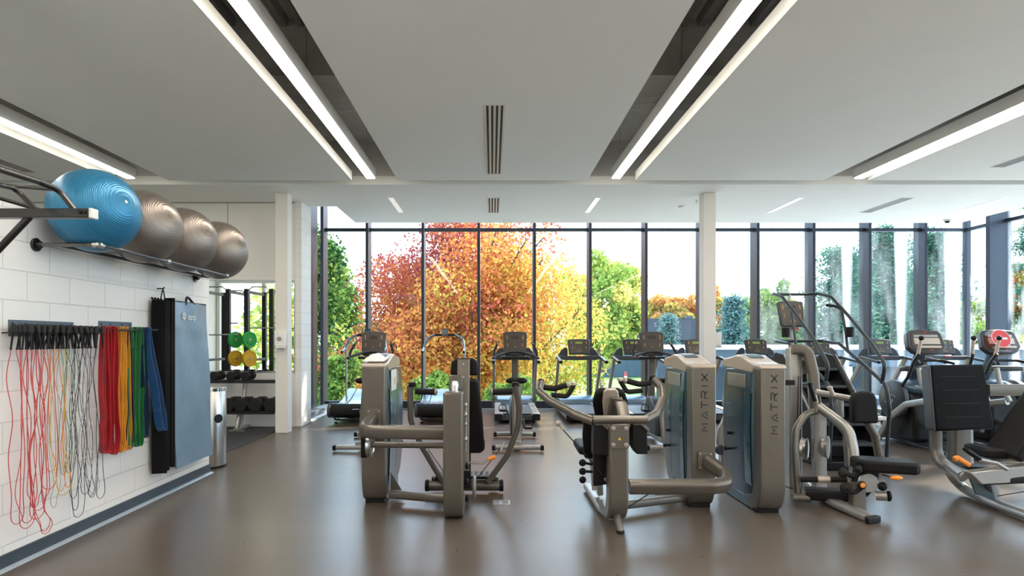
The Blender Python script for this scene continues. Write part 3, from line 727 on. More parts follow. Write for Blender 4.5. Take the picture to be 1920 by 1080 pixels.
balls = [(-2.893, 4.275, .298, m_bblue, 'large glossy blue exercise ball at the near end of the wall rail', (.93, -.29, .16)),
         (-2.90, 4.875, .298, m_bgrey, 'silver-grey exercise ball directly behind the blue one', (.9, -.3, .3)),
         (-2.905, 5.52, .298, m_bgrey, 'silver-grey exercise ball in the middle of the three grey ones', (.9, -.3, .3)),
         (-2.90, 6.20, .302, m_bgrey, 'silver-grey exercise ball at the far end of the wall rail', (.9, -.3, .3))]
for x, y, r, m, lab, ax in balls:
    mb = MB().ball((0,0,0), r, n=64, m=40)
    o = mb.build('exercise_ball', m)
    for p in o.data.polygons: p.use_smooth = True
    dx = x+2.80; dzc = math.sqrt(max(0, r*r - .15*.15))
    o.location = (x, y, RZ + .012 + dzc - .0)
    o.rotation_euler = V(ax).to_track_quat('Z', 'Y').to_euler()
    tag(o, lab, 'exercise ball', 'exercise balls on the wall rail')
    pl = MB().disc(V((0,0,r-.001)), (0,0,1), .012, .006).build('valve_plug', m if m is m_bgrey else M['white'], o)
# ---- ball rail: black pipe with wall flanges
T = Thing('ball_rail', 'black pipe rail on wall flanges carrying the row of exercise balls', 'rack', (WX, 5.2, RZ))
XR = -2.765
T.part('front_pipe', MB().tube([(WX, 4.12, RZ), (XR, 4.12, RZ), (XR, 6.12, RZ), (WX, 6.33, RZ+.01)], .015, fil=.03), mat('dark_pipe', (.16,.15,.15), .25, .9))
T.part('wall_pipe', MB().tube([(WX+.16, 4.14, RZ), (WX+.16, 6.30, RZ)], .013), M['blacksteel'])
for y in (4.12, 6.33):
    T.part('flange', MB().disc((WX+.008, y, RZ), (1,0,0), .047, .016).disc((WX+.03, y, RZ), (1,0,0), .024, .04), M['blacksteel'])
for p, ax in (((XR, 4.15, RZ), (0,1,0)), ((XR, 5.0, RZ), (0,1,0)), ((XR-.02, 4.12, RZ), (1,0,0)), ((XR, 6.1, RZ), (0,1,0))):
    T.part('coupling', MB().disc(p, ax, .021, .045), M['steel'])

# ---- wall pull-up rack (near, upper left)
T = Thing('pull_up_rack', 'black steel wall-mounted pull-up frame with a white end cap, nearest the camera', 'pull-up bar', (WX, 3.4, 2.24))
yb = 3.4
T.part('beam', MB().span((WX, yb-.03, 2.215), (-2.32, yb+.03, 2.268)), M['blacksteel'], bevel=.004)
T.part('end_cap', MB().span((-2.32, yb-.031, 2.213), (-2.302, yb+.031, 2.27)), M['white'], bevel=.004, label='white plastic end cap')
T.part('brace', MB().bar([P(58, 404, yb), (WX+.03, yb, 1.70)], .035, .035), M['blacksteel'])
T.part('wall_plate', MB().span((WX, yb-.06, 1.6), (WX+.008, yb+.06, 2.33)), M['blacksteel'], bevel=.003)
T.part('grip_bar', MB().tube([P(143, 398, yb), P(110, 356, yb), P(70, 340, 3.25), P(-40, 305, 2.75), P(-150, 290, 2.4)], .017, fil=.05), M['blacksteel'])
T.part('grip_bar', MB().tube([P(72, 400, yb), P(30, 354, yb), P(0, 347, 3.25), P(-90, 330, 2.8)], .015, fil=.05), M['blacksteel'])
T.part('cross_bar', MB().tube([P(108, 356, yb+.02), P(28, 349, yb+.1), P(-30, 345, yb+.15)], .012).tube([P(90, 398, yb+.3), P(0, 372, yb+.1), P(-60, 360, yb)], .012), M['blacksteel'])
T.part('bolt', MB().disc(P(158, 397, yb-.034), (0,1,0), .011, .012).disc(P(150, 397, yb-.034), (0,1,0), .011, .012), M['black'])

# ---- plates with pegs
def hang_plate(lab, y0, y1, z0, z1):
    T = Thing('wall_hanger', lab, 'wall rack', (WX, (y0+y1)/2, z0))
    T.part('back_plate', MB().span((WX, y0, z0), (WX+.006, y1, z1)), mat('blue_grey_plate_'+str(len(bpy.data.materials)), (.10,.12,.15), .4, .5), bevel=.002)
    for y in (y0+.03, y0+.14, y1-.14, y1-.03):
        T.part('screw', MB().disc((WX+.008, y, z1-.025), (1,0,0), .007, .006), M['black'])
    return T
y0, y1 = onx(15, 600, WX).y, onx(137, 600, WX).y
H1 = hang_plate('dark blue-grey hanger plate holding the skipping ropes', y0, y1, 1.535, 1.645)
XP = -3.10
zrod = 1.557
H1.part('peg_bar', MB().tube([(XP, 3.81, zrod), (XP, 4.64, zrod+.003)], .0045, seg=8), M['blacksteel'])
for y in (3.84, 4.05, 4.25, 4.42): H1.part('peg', MB().tube([(WX, y, zrod), (XP-.02, y, zrod)], .005, seg=8), M['blacksteel'])
y0b, y1b = onx(184, 600, WX).y, onx(246, 600, WX).y
H2 = hang_plate('short blue-grey hanger plate above the loop bands', y0b, y1b, 1.575, 1.665)
H2.part('peg_bar', MB().tube([(XP+.01, 4.62, 1.585), (XP+.01, 5.42, 1.60)], .008, seg=8).tube([(WX, 4.8, 1.59), (XP+.01, 4.8, 1.59)], .008, seg=8).tube([(WX, 5.02, 1.59), (XP+.01, 5.02, 1.59)], .008, seg=8), M['blacksteel'])
# ---- skipping ropes
cm = lambda n, c: mat(n, c, .4, 0, noise=.05)
RC = {'red': cm('red_cord', (.55, .05, .05)), 'orange': cm('orange_cord', (.70, .22, .04)), 'yellow': cm('yellow_cord', (.68, .50, .06)),
      'green': cm('green_cord', (.06, .24, .12)), 'clear': cm('pale_grey_cord', (.42, .44, .44)), 'black': cm('black_cord', (.035, .035, .045))}
cols = ['red']*8 + ['orange', 'red', 'orange', 'yellow', 'clear', 'orange', 'green', 'clear', 'green', 'black', 'black', 'clear', 'black', 'black', 'black', 'black', 'clear', 'black']
rg = random.Random(3)
ords = ['first', 'second', 'third', 'fourth', 'fifth', 'sixth', 'seventh', 'eighth', 'ninth', 'tenth', 'eleventh', 'twelfth', 'thirteenth', 'fourteenth', 'fifteenth', 'sixteenth', 'seventeenth',
        'eighteenth', 'nineteenth', 'twentieth', 'twenty-first', 'twenty-second', 'twenty-third', 'twenty-fourth', 'twenty-fifth', 'twenty-sixth']
ny = len(cols)
m_grip = mat('black_foam_grip', (.02, .02, .02), .8, 0, noise=.3, nscale=60, bump=.3)
for i, cn in enumerate(cols):
    u = i/(ny-1); yc = 3.855 + u*.735
    if i >= ny-1: yc = 4.60
    x = XP + (.022 if i % 2 else -.022) + rg.uniform(-.004, .004)
    T = Thing('skipping_rope', '%s-corded skipping rope with black handles, %s from the left end of the rack' % ({'clear': 'pale', 'black': 'dark'}.get(cn, cn), ords[i]), 'skipping rope', (x, yc, zrod), 'skipping ropes on the wall hanger')
    ends = []
    tilt = rg.uniform(-.05, .02) if i < 9 else rg.uniform(-.06, .06)
    for s in (-1, 1):
        yh = yc + s*.008; dx = .012*s
        top = V((x+dx, yh, zrod+.055)); bot = V((x+dx*1.4, yh + tilt*(.9 if s > 0 else 1.1) + s*.006, zrod-.105))
        d = (bot-top).normalized(); mid = top + d*.055
        h = T.part('handle', MB().tube([mid, bot], .0075, seg=10, scale=lambda q: 1-.25*q).ball(bot, .0075, n=10, m=6), M['black'])
        T.part('foam_grip', MB().disc((top+mid)/2, d, .0135, .066, seg=14), m_grip, parent=h)
        ends.append(bot)
    zl = rg.uniform(.18, .50) if cn in ('red',) else rg.uniform(.24, .62)
    if cn == 'black': zl = rg.uniform(.16, .40)
    sw = rg.uniform(-.03, .05); w = rg.uniform(.025, .07)
    a, b_ = ends; ym = (a.y+b_.y)/2
    xo = max(WX+.03, x - .0)
    def wob(z, s): return sw*(1-z/1.45) + s*w*(.25+.75*math.sin(PI*min(1, (1.45-z)/1.45)**.9)) + rg.uniform(-.008, .008)
    def xx(s): return max(WX+.015, x + rg.uniform(-.03, .03)*s)
    zs = [1.25, 1.0, .75, .5, .35]
    pts = [a, a+V((0, -.004, -.03))]
    for z in zs:
        if z > zl+.13: pts.append(V((xx(1), ym + wob(z, -1), z)))
    xq = xx(1); w2 = max(w, .03)
    pts += [V((xq, ym+sw-w2, zl+.07)), V((xq, ym+sw-.72*w2, zl+.02)), V((xq, ym+sw, zl)), V((xq, ym+sw+.72*w2, zl+.02)), V((xq, ym+sw+w2, zl+.07))]
    for z in zs[::-1]:
        if z > zl+.13: pts.append(V((xx(1), ym + wob(z, 1), z)))
    pts += [b_+V((0, .004, -.03)), b_]
    # Catmull-Rom smoothing
    sp = []
    for k in range(len(pts)-1):
        p0, p1, p2, p3 = pts[max(k-1, 0)], pts[k], pts[k+1], pts[min(k+2, len(pts)-1)]
        for q in range(5):
            t_ = q/5; sp.append(.5*((2*p1)+(p2-p0)*t_+(2*p0-5*p1+4*p2-p3)*t_*t_+(3*p1-p0-3*p2+p3)*t_**3))
    sp.append(pts[-1])
    T.part('cord', MB().tube(sp,   .0023 if cn != 'red' else .0026, seg=6), RC[cn])
# ---- loop bands
bm_ = lambda n, c: mat(n, c, .38, 0, noise=.12, nscale=12)
BC = {'red': bm_('red_latex', (.36, .010, .016)), 'yellow': bm_('yellow_latex', (.62, .30, .015)), 'orange': bm_('orange_latex', (.72, .24, .03)), 'purple': bm_('purple_latex', (.045, .012, .04)),
      'green': bm_('green_latex', (.022, .15, .05)), 'lgreen': bm_('light_green_latex', (.06, .26, .10)), 'blue': bm_('blue_latex', (.015, .07, .20)), 'navy': bm_('navy_latex', (.012, .03, .065))}
bands = [(193, 'red', 850, .05, 'first red loop band from the left', 0), (202, 'red', 850, .055, 'second red loop band from the left', .0), (211, 'red', 852, .05, 'third red loop band from the left', 0), (219, 'red', 851, .045, 'red loop band next to the yellow ones', .01),
         (228, 'yellow', 848, .03, 'thin yellow loop band next to the red ones', .0), (234, 'orange', 846, .03, 'orange loop band between two yellow ones', 0), (240, 'yellow', 844, .035, 'wavy yellow loop band left of the purple one', .02),
         (244, 'purple', 843, .05, 'dark purple loop band between the yellow and green ones', .01), (250, 'lgreen', 838, .045, 'light green loop band right of the purple one', .0), (257, 'green', 838, .06, 'wide dark green loop band', .01), (263, 'green', 836, .05, 'green loop band next to the blue ones', 0),
         (269, 'navy', 822, .075, 'navy loop band with a pale rim hanging straight', .03), (274, 'blue', 812, .085, 'broad blue loop band swinging out towards the mats', .13)]
for i, (px, cn, yb_, w, lab, sw) in enumerate(bands):
    y = (XP)*FPX/(px-VX); zt = 1.607; x = XP + .0
    zl = HC - (yb_-VY)/FPX*y; hw = rg.uniform(.028, .042); x += rg.uniform(-.035, .03); w *= .8
    pts = []; fw = .07 if sw > .1 else 0
    K = 9
    for k in range(K): a = PI*k/(K-1); pts.append(V((x, y+.013*math.cos(a), zt+.012*math.sin(a)-.004)))
    zz = [1.35, 1.1, .9, zl+.18, zl+.06]
    f = [.9, 1.0, .9, 1.15, .9]; ph = rg.uniform(0, 6)
    for z, q in zip(zz, f):
        if z > zl+.04: pts.append(V((x+fw*(zt-z)/(zt-zl)+rg.uniform(-.006, .006), y-hw*q + sw*(zt-z)/(zt-zl) + .008*math.sin(z*8+ph), z)))
    for k in range(1, 6): a = PI + PI*k/6; pts.append(V((x+fw, y+sw+hw*.8*math.cos(a), zl+.042+.042*math.sin(a))))
    for z, q in list(zip(zz, f))[::-1]:
        if z > zl+.04: pts.append(V((x+fw*(zt-z)/(zt-zl)+rg.uniform(-.006, .006), y+hw*q + sw*(zt-z)/(zt-zl) + .008*math.sin(z*7+ph+1), z)))
    sp = []
    N = len(pts)
    for k in range(N):
        p0, p1, p2, p3 = pts[(k-1) % N], pts[k], pts[(k+1) % N], pts[(k+2) % N]
        for q in range(4):
            t_ = q/4; sp.append(.5*((2*p1)+(p2-p0)*t_+(2*p0-5*p1+4*p2-p3)*t_*t_+(3*p1-p0-3*p2+p3)*t_**3))
    o = rib(MB(), sp, w, .0045, up=(1,0,0), closed=True).build('loop_band', BC[cn])
    tag(o, lab, 'resistance band', 'loop bands on the wall hanger')
# ---- mats
m_matblue = mat('blue_grey_mat_vinyl', (.18, .275, .37), .3, .15, noise=.08, nscale=4, bump=.6, bscale=7)
m_matblack = mat('black_mat_foam', (.007, .007, .008), .6, 0, spec=.12, noise=.15)
c0 = (-3.10, 6.0, .25)
T = Thing('exercise_mat', 'blue-grey exercise mat with white lettering hanging flat on the block wall', 'exercise mat', c0)
ys0, ys1 = 5.60, 6.36; z0m, z1m = .245, 1.885; nY, nZ = 14, 30
vs = []; fs = []
for side in (0, 1):
    for iz in range(nZ+1):
        for iy in range(nY+1):
            u = iy/nY; q = iz/nZ; y = ys0 + .14*(1-q) + (ys1-ys0)*u*(1-.03*(1-q)); z = z0m + (z1m-z0m)*q
            x = -3.115 + (.016 if side else 0) + .007*math.sin(9*q+3*u)*math.sin(2.5*u*PI) + .012*(1-q)
            vs.append((x, y, z))
o1 = (nY+1)*(nZ+1)
for iz in range(nZ):
    for iy in range(nY):
        a = iz*(nY+1)+iy; fs.append((a, a+1, a+nY+2, a+nY+1)); fs.append((o1+a, o1+a+nY+1, o1+a+nY+2, o1+a+1))
ed = [k for k in range(nY+1)] + [iz*(nY+1)+nY for iz in range(1, nZ+1)] + [nZ*(nY+1)+k for k in range(nY-1, -1, -1)] + [iz*(nY+1) for iz in range(nZ-1, 0, -1)]
for k in range(len(ed)): a, b_ = ed[k], ed[(k+1) % len(ed)]; fs.append((a, b_, o1+b_, o1+a))
T.part('pad', MB().add(vs, fs), m_matblue)
T.part('binding', MB().tube([(-3.108, ys0+.0, z1m), (-3.108, ys1, z1m)], .009, seg=8), M['black'])
T.part('strap', MB().tube([(-3.10, 5.93, z1m-.02), (-3.11, 5.97, z1m+.055), (-3.12, 6.02, z1m+.06), (-3.10, 6.10, z1m-.01)], .012, fil=.03, seg=8), M['black'])
yl, zl_ = 6.0, 1.745
lg = MB()
lg.sweep([V((-3.088, yl-.12+.030*math.cos(a), zl_+.030*math.sin(a))) for a in [2*PI*k/20 for k in range(20)]], [(-.004,-.002), (.004,-.002), (.004,.002), (-.004,.002)], up=(1,0,0), closed=True)
lg.disc((-3.088, yl-.12, zl_+.011), (1,0,0), .010, .003).disc((-3.088, yl-.12, zl_-.012), (1,0,0), .010, .003)
T.part('emblem', lg, M['whiteletter'])
text_part('lettering', 'optp', .085, (-3.087, yl+.03, zl_-.005), (0,1,0), (0,0,1), M['whiteletter'], T.o, c0)
for i in range(4):
    yy = 5.49 + i*.05
    c = V((-3.115, yy, .26))
    T = Thing('folded_mat', 'black folded mat hanging end-on, %s from the left of the black mats' % ords[i], 'exercise mat', c, 'black mats beside the blue mat')
    mb = MB()
    R = Matrix.Rotation(.25*(-1)**i, 3, 'Z')
    mb.prism(rrect(.13-.012*(i % 2), .030, .013), c + V((.012*(i % 2), 0, .81+.01*i)), R @ V((1,0,0)), R @ V((0,1,0)), (0, 0, 1.62-.02*(i % 3)))
    T.part('pad', mb, m_matblack)
    T.part('loop_strap', MB().tube([c+V((-.06, 0, 1.6)), c+V((-.085, .01, 1.66)), c+V((-.03, 0, 1.6))], .006, fil=.02, seg=6), M['black'])
T = Thing('hanging_strap', 'black webbing strap looped over a hook above the mats', 'strap', (WX+.02, 5.62, 2.0))
T.part('hook', MB().tube([(WX, 5.62, 2.0), (WX+.06, 5.62, 2.0), (WX+.07, 5.62, 2.015)], .006, fil=.01), M['blacksteel'])
T.part('webbing', MB().tube([(-3.16, 5.59, 1.89), (-3.155, 5.62, 2.008), (-3.15, 5.65, 1.89)], .006, fil=.01, seg=6), M['black'])

# ---- stainless bin
c = V((-3.375, 6.98, 0))
T = Thing('waste_bin', 'tall stainless steel waste bin at the end of the block wall', 'bin', c)
T.part('body', MB().lathe([(0,.0), (.19,.0), (.195,.01), (.195,.93), (.185,.945), (0,.945)], c, (0,0,1), 40), M['steel'])
T.part('rim', MB().lathe([(.192,.90), (.202,.905), (.202,.935), (.192,.94)], c, (0,0,1), 40), M['chrome'])
T.part('opening', MB().disc(c+V((.165, -.102, .585)), (.85,-.53,0), .052, .012), M['black'])
T.part('foot_ring', MB().lathe([(.196,0), (.2,.0), (.2,.025), (.196,.03)], c, (0,0,1), 40), M['black'])
o = MB().box((0,0,0), (.09,.12,.1)).build('paper_box', M['white'], bevel=.004); o.location = c+V((-.12,-.03,.995)); o.rotation_euler = (0, 0, .4)
tag(o, 'white paper box standing on top of the steel bin', 'box')
# ---- wipe dispensers on the columns
for X, Y, lab in ((-3.40, 9.47, 'white wipe dispenser on the front of the left column'), (3.635, 9.57, 'white dispenser on the right-hand face of the right column')):
    side = X > 0; c = V((X, Y, 1.5)); T = Thing('wipe_dispenser', lab, 'dispenser', c)
    n = V((1,0,0)) if side else V((0,-1,0)); u = V((0,1,0)) if side else V((1,0,0))
    if side: c = V((3.612, 9.57, 1.5))
    T.part('housing', MB().prism([(-.075,-.1), (.075,-.1), (.085,-.06), (.085,.12), (-.085,.12), (-.085,-.06)], c+n*.05+V((0,0,0)), u, (0,0,1), n*.10), M['white'], bevel=.012)
    T.part('badge', MB().disc(c+n*.102+V((0,0,.02)), n, .035, .006), M['grey'])
    T.part('tray', MB().box(c+n*.06+V((0,0,-.115)), (.13, .11, .03)), M['white'], bevel=.005)

# ---- dumbbell rack in the hall
def hexdb(c, r, hl, gap, lab, grp):
    T = Thing('dumbbell', lab, 'dumbbell', c, grp)
    T.part('handle', MB().tube([V(c)+V((0,-gap/2,r)), V(c)+V((0,gap/2,r))], r*.22, seg=10), M['steel'])
    for s in (-1, 1):
        pr = [(r*math.cos(PI/3*k+PI/6*0+PI/2), r*math.sin(PI/3*k+PI/2)) for k in range(6)]
        pr = [(r*1.08*math.cos(PI/3*k), r*1.08*math.sin(PI/3*k)) for k in range(6)]
        mb = MB().prism(pr, V(c)+V((0, s*(gap/2+hl/2), r*.94)), (1,0,0), (0,0,1), (0, hl, 0))
        T.part('head', mb, M['rubber'], bevel=r*.12)
T = Thing('dumbbell_rack', 'two-tier black and silver dumbbell rack under the hall mirror', 'rack', (-4.6, 9.78, .0))
for z, yy, tl in ((.83, 9.86, .18), (.335, 9.72, .22)):
    for dy in (-.11, .11):
        T.part('shelf_rail', MB().span((-6.0, yy+dy-.035, z-.037), (-3.55, yy+dy+.035, z-.003)), M['blacksteel'], bevel=.004)
    T.part('shelf_lip', MB().span((-6.0, yy-.155, z-.045), (-3.55, yy-.145, z+.01)), M['blacksteel'])
for x in (-4.18, -5.7):
    T.part('upright', MB().bar([(x, 9.74, .05), (x, 9.98, .92)], .07, .05, up=(1,0,0)).bar([(x, 9.62, .30), (x, 9.86, .28)], .06, .05), M['silver'])
    T.part('foot', MB().bar([(x, 9.56, .035), (x, 10.04, .035)], .09, .05).bar([(x, 9.60, .05), (x, 9.70, .30)], .075, .05, up=(1,0,0)), M['silver'])
    T.part('foot_pad', MB().span((x-.13, 9.56, .0125), (x+.13, 9.64, .02)), M['steel'])
g1 = 'hex dumbbells on the upper tier'
for i, (px, lab) in enumerate(((403, 'small black hex dumbbell at the left end of the upper tier in view'), (434, 'small black hex dumbbell in the middle of the upper tier'), (461, 'small black hex dumbbell at the right of the upper tier'))):
    hexdb((P(px, 700, 9.74).x, 9.84, .832), .075, .09, .13, lab, g1)
for i, (px, lab) in enumerate(((432, 'large black hex dumbbell just right of the steel bin'), (455, 'large black hex dumbbell second from the bin on the lower tier'), (482, 'large black hex dumbbell above the silver rack foot'), (512, 'large black hex dumbbell beside the left column on the lower tier'))):
    hexdb((P(px, 760, 9.62).x, 9.70, .337), .115, .13, .13, lab, 'hex dumbbells on the lower tier')

# ---- power racks in the side hall, seen in the mirror
def plate_m(name, c): return mat(name, c, .45, 0, noise=.04)
PL = {'green': plate_m('green_bumper', (.03, .42, .08)), 'yellow': plate_m('yellow_bumper', (.85, .48, .03))}
def rack(X, Y, lab):
    T = Thing('power_rack', lab, 'power rack', (X, Y, 0.012))
    w, d, h = .60, 1.10, 2.72
    for sx_ in (-1, 1):
        for sy in (-1, 1):
            mb = MB().span((X+sx_*w/2-.05, Y+sy*d/2-.05, .012), (X+sx_*w/2+.05, Y+sy*d/2+.05, h))
            up = T.part('upright', mb, M['blacksteel'], bevel=.004)
            hs = MB()
            for k in range(14): hs.disc((X+sx_*w/2, Y+sy*d/2+.039, .75+k*.1), (0,1,0), .012, .002, seg=10)
            T.part('peg_holes', hs, M['grey'], parent=up)
    for sx_ in (-1, 1):
        T.part('top_beam', MB().span((X+sx_*w/2-.03, Y-d/2, h-.1), (X+sx_*w/2+.03, Y+d/2, h-.03)), M['blacksteel'])
        T.part('base_beam', MB().span((X+sx_*w/2-.03, Y-d/2, .012), (X+sx_*w/2+.03, Y+d/2, .08)), M['blacksteel'])
    for sy in (-1, 1):
        T.part('pull_up_bar', MB().tube([(X-w/2, Y+sy*d/2, h-.06), (X-w/4, Y+sy*d/2, h+.05), (X+w/4, Y+sy*d/2, h+.05), (X+w/2, Y+sy*d/2, h-.06)], .017), M['chrome'])
    for z in (1.9, 1.65, 1.45, 1.05):
        T.part('plate_peg', MB().tube([(X+w/2, Y+d/2, z), (X+w/2+.25, Y+d/2+.05, z)], .02), M['chrome'])
    T.part('safety_arm', MB().span((X-w/2, Y-d/2, .98), (X-w/2+.05, Y+d/2+.25, 1.04)), M['blacksteel'])
rack(-6.62, 5.7, 'black power rack in the side hall, left of the two seen in the mirror')
rack(-5.58, 5.7, 'black power rack in the side hall, right of the two seen in the mirror')
for X, Y, z, cn, lab in ((-6.10, 6.36, 1.50, 'green', 'green weight plate on the left rack peg'), (-6.10, 6.36, 1.06, 'yellow', 'yellow weight plate on the left rack peg'),
                      (-5.71, 6.50, 1.50, 'green', 'green weight plate on the right rack peg'), (-5.71, 6.50, 1.06, 'yellow', 'yellow weight plate on the right rack peg')):
    T = Thing('weight_plate', lab, 'weight plate', (X, Y, z), 'coloured plates seen in the mirror')
    T.part('disc', MB().lathe([(.03,-.03), (.1,-.03), (.11,-.022), (.15,-.022), (.16,-.03), (.192,-.03), (.196,-.02), (.196,.02), (.192,.03), (.16,.03), (.15,.022), (.11,.022), (.1,.03), (.03,.03)], (X, Y, z), (.88,.45,0), 36), PL[cn])
    T.part('hub', MB().disc((X, Y, z), (.88,.45,0), .045, .075), M['steel'])
T = Thing('barbell', 'chrome barbell resting across the left power rack', 'barbell', (-6.9, 6.35, 1.62))
T.part('shaft', MB().tube([(-8.0, 6.42, 1.62), (-6.0, 6.42, 1.62)], .015), M['chrome']); T.part('sleeve', MB().tube([(-6.35, 6.42, 1.62), (-6.0, 6.42, 1.62)], .025), M['chrome'])
T = Thing('barbell', 'chrome barbell resting across the right power rack', 'barbell', (-5.3, 6.35, 1.78))
T.part('shaft', MB().tube([(-5.75, 6.42, 1.78), (-4.2, 6.42, 1.78)], .015), M['chrome']); T.part('sleeve', MB().tube([(-5.0, 6.42, 1.78), (-4.4, 6.42, 1.78)], .025), M['chrome'])
# ================================================================== cardio machines
def dots(mb, o, u, v, n, pts, r=.006):
    for a, b_ in pts: mb.disc(V(o)+V(u)*a+V(v)*b_+V(n)*.004, n, r, .006, seg=8)
    return mb
def console(T, c, w, h, tilt, case, face, lcd=True, lcdm='lcd', arch=.03, yaw=0.0):
    """a display head facing the user (towards -Y), tilted back"""
    R = Matrix.Rotation(yaw, 3, 'Z') @ Matrix.Rotation(-tilt, 3, 'X')
    u = R @ V((1,0,0)); v = R @ V((0,0,1)); n = R @ V((0,-1,0)); c = V(c)
    def outl(w, h, ar):
        top = [(w/2*math.cos(PI*k/10), h/2-.015 + ar*math.sin(PI*k/10)) for k in range(11)]
        return top + [(-w/2*.9, -h/2+.02), (-w/2*.82, -h/2), (w/2*.82, -h/2), (w/2*.9, -h/2+.02)]
    k = T.part('console', MB().prism(outl(w, h, arch), c, u, v, n*.05), case, bevel=.012)
    T.part('console_face', MB().prism(outl(w*.86, h*.86, arch*.8), c+n*.027, u, v, n*.006), face, parent=k, bevel=.001)
    T.part('display', MB().prism(rrect(w*.32, h*.14, .004), c+n*.0315+v*h*.27, u, v, n*.004), M[lcdm], parent=k)
    T.part('key_row', MB().prism(rrect(w*.70, h*.02, .002), c+n*.0315+v*h*.08, u, v, n*.003), M['charcoal'], parent=k)
    pts = [(s*w*.33, h*q) for s in (-1, 1) for q in (.33, .27, .21)] + [(s*w*.3, -h*q) for s in (-1, 1) for q in (.02, .1)] + [(0, -h*.14)] + [(w*.08*q, -h*.3) for q in (-1, 0, 1)]
    T.part('buttons', dots(MB(), c+n*.03, u, v, n, pts, .0055), M['amber'], parent=k)
    return k, u, v, n
# ---------------------------------------------------------------- treadmill
def make_treadmill():
    T = Thing('treadmill', 'x', 'treadmill')
    T.part('deck', MB().prism([(0,.06), (.05,.045), (1.9,.045), (1.9,.19), (.04,.165), (0,.15)], (0,0,0), (0,1,0), (0,0,1), (.60,0,0)), M['charcoal'], bevel=.01)
    T.part('belt', MB().span((-.255, .01, .166), (.255, 1.62, .182)), M['belt'], bevel=.004)
    for s in (-1, 1):
        T.part('side_rail', MB().prism([(-.02,.07), (1.55,.07), (1.6,.215), (0,.185), (-.02,.16)], (s*.34, 0, 0), (0,1,0), (0,0,1), (.13,0,0)), M['silver'], bevel=.012)
        T.part('end_cap', MB().box((s*.34, -.03, .12), (.135, .05, .12)), M['black'], bevel=.012)
        T.part('upright', MB().bar([(s*.42, 1.80, .12), (s*.42, 1.60, .42), (s*.42, 1.06, 1.14)], .10, .05, fil=.12, up=(1,0,0)), M['silver'])
        T.part('handrail', MB().bar([(s*.42, 1.30, 1.13), (s*.43, 1.10, 1.15), (s*.43, .58, 1.08)], .06, .05, fil=.12), M['charcoal'])
        T.part('grip_cap', MB().disc((s*.43, .57, 1.08), (0,1,-.12), .032, .04), M['black'])
        T.part('speaker_wing', MB().prism([(-.15,0), (-.13,.07), (-.09,.14), (-.04,.19), (.0,.21), (.04,.20), (.05,.16), (.05,0)], (s*.27, 1.24, 1.14), (s*-1,0,0), (0,0,1), (0,.05,0)), M['charcoal'], bevel=.015)
        T.part('foot', MB().disc((s*.3, .12, .02), (0,0,1), .03, .04), M['rubber'])
        T.part('foot', MB().disc((s*.3, 1.8, .02), (0,0,1), .03, .04), M['rubber'])
    hd = [(0,.19), (.03,.27), (.12,.325), (.30,.34), (.42,.30), (.46,.2), (.46,.06), (0,.06)]
    T.part('motor_hood', MB().prism(hd, (0, 1.56, 0), (0,1,0), (0,0,1), (.74,0,0)), M['hood'], bevel=.03, bseg=3)
    T.part('dash', MB().prism([(-.42,-.02), (-.40,.035), (.40,.035), (.42,-.02), (.3,-.05), (-.3,-.05)], (0, 1.16, 1.15), (1,0,0), (0,0,1), (0,.16,0)), M['charcoal'], bevel=.012)
    T.part('stop_key', MB().box((0, 1.07, 1.175), (.13, .03, .02)), M['red'], bevel=.004)
    console(T, (0, 1.20, 1.355), .45, .31, .35, M['charcoal'], M['bronzescreen'])
    return T.o
tm_lab = ['treadmill behind the middle bike, its deck left of the chest press arms', 'treadmill behind the left arm of the middle press machine', 'treadmill half hidden by the right-hand bike console',
          'treadmill left of the tall column with only its console showing', 'treadmill directly behind the third weight tower', 'treadmill behind the stair machine steps', 'treadmill between the stair machine and the elliptical', 'treadmill behind the left elliptical, nearest the window corner']
tm_x = [.45, 1.73, 2.83, 4.07, 5.27, 6.52, 7.74, 9.0]
tmp = make_treadmill()
for i, (x, lab) in enumerate(zip(tm_x, tm_lab)):
    o = tmp if i == 0 else copy_tree(tmp)
    o.location = (x, 10.52, 0); tag(o, lab, 'treadmill', 'treadmills in a row at the windows')
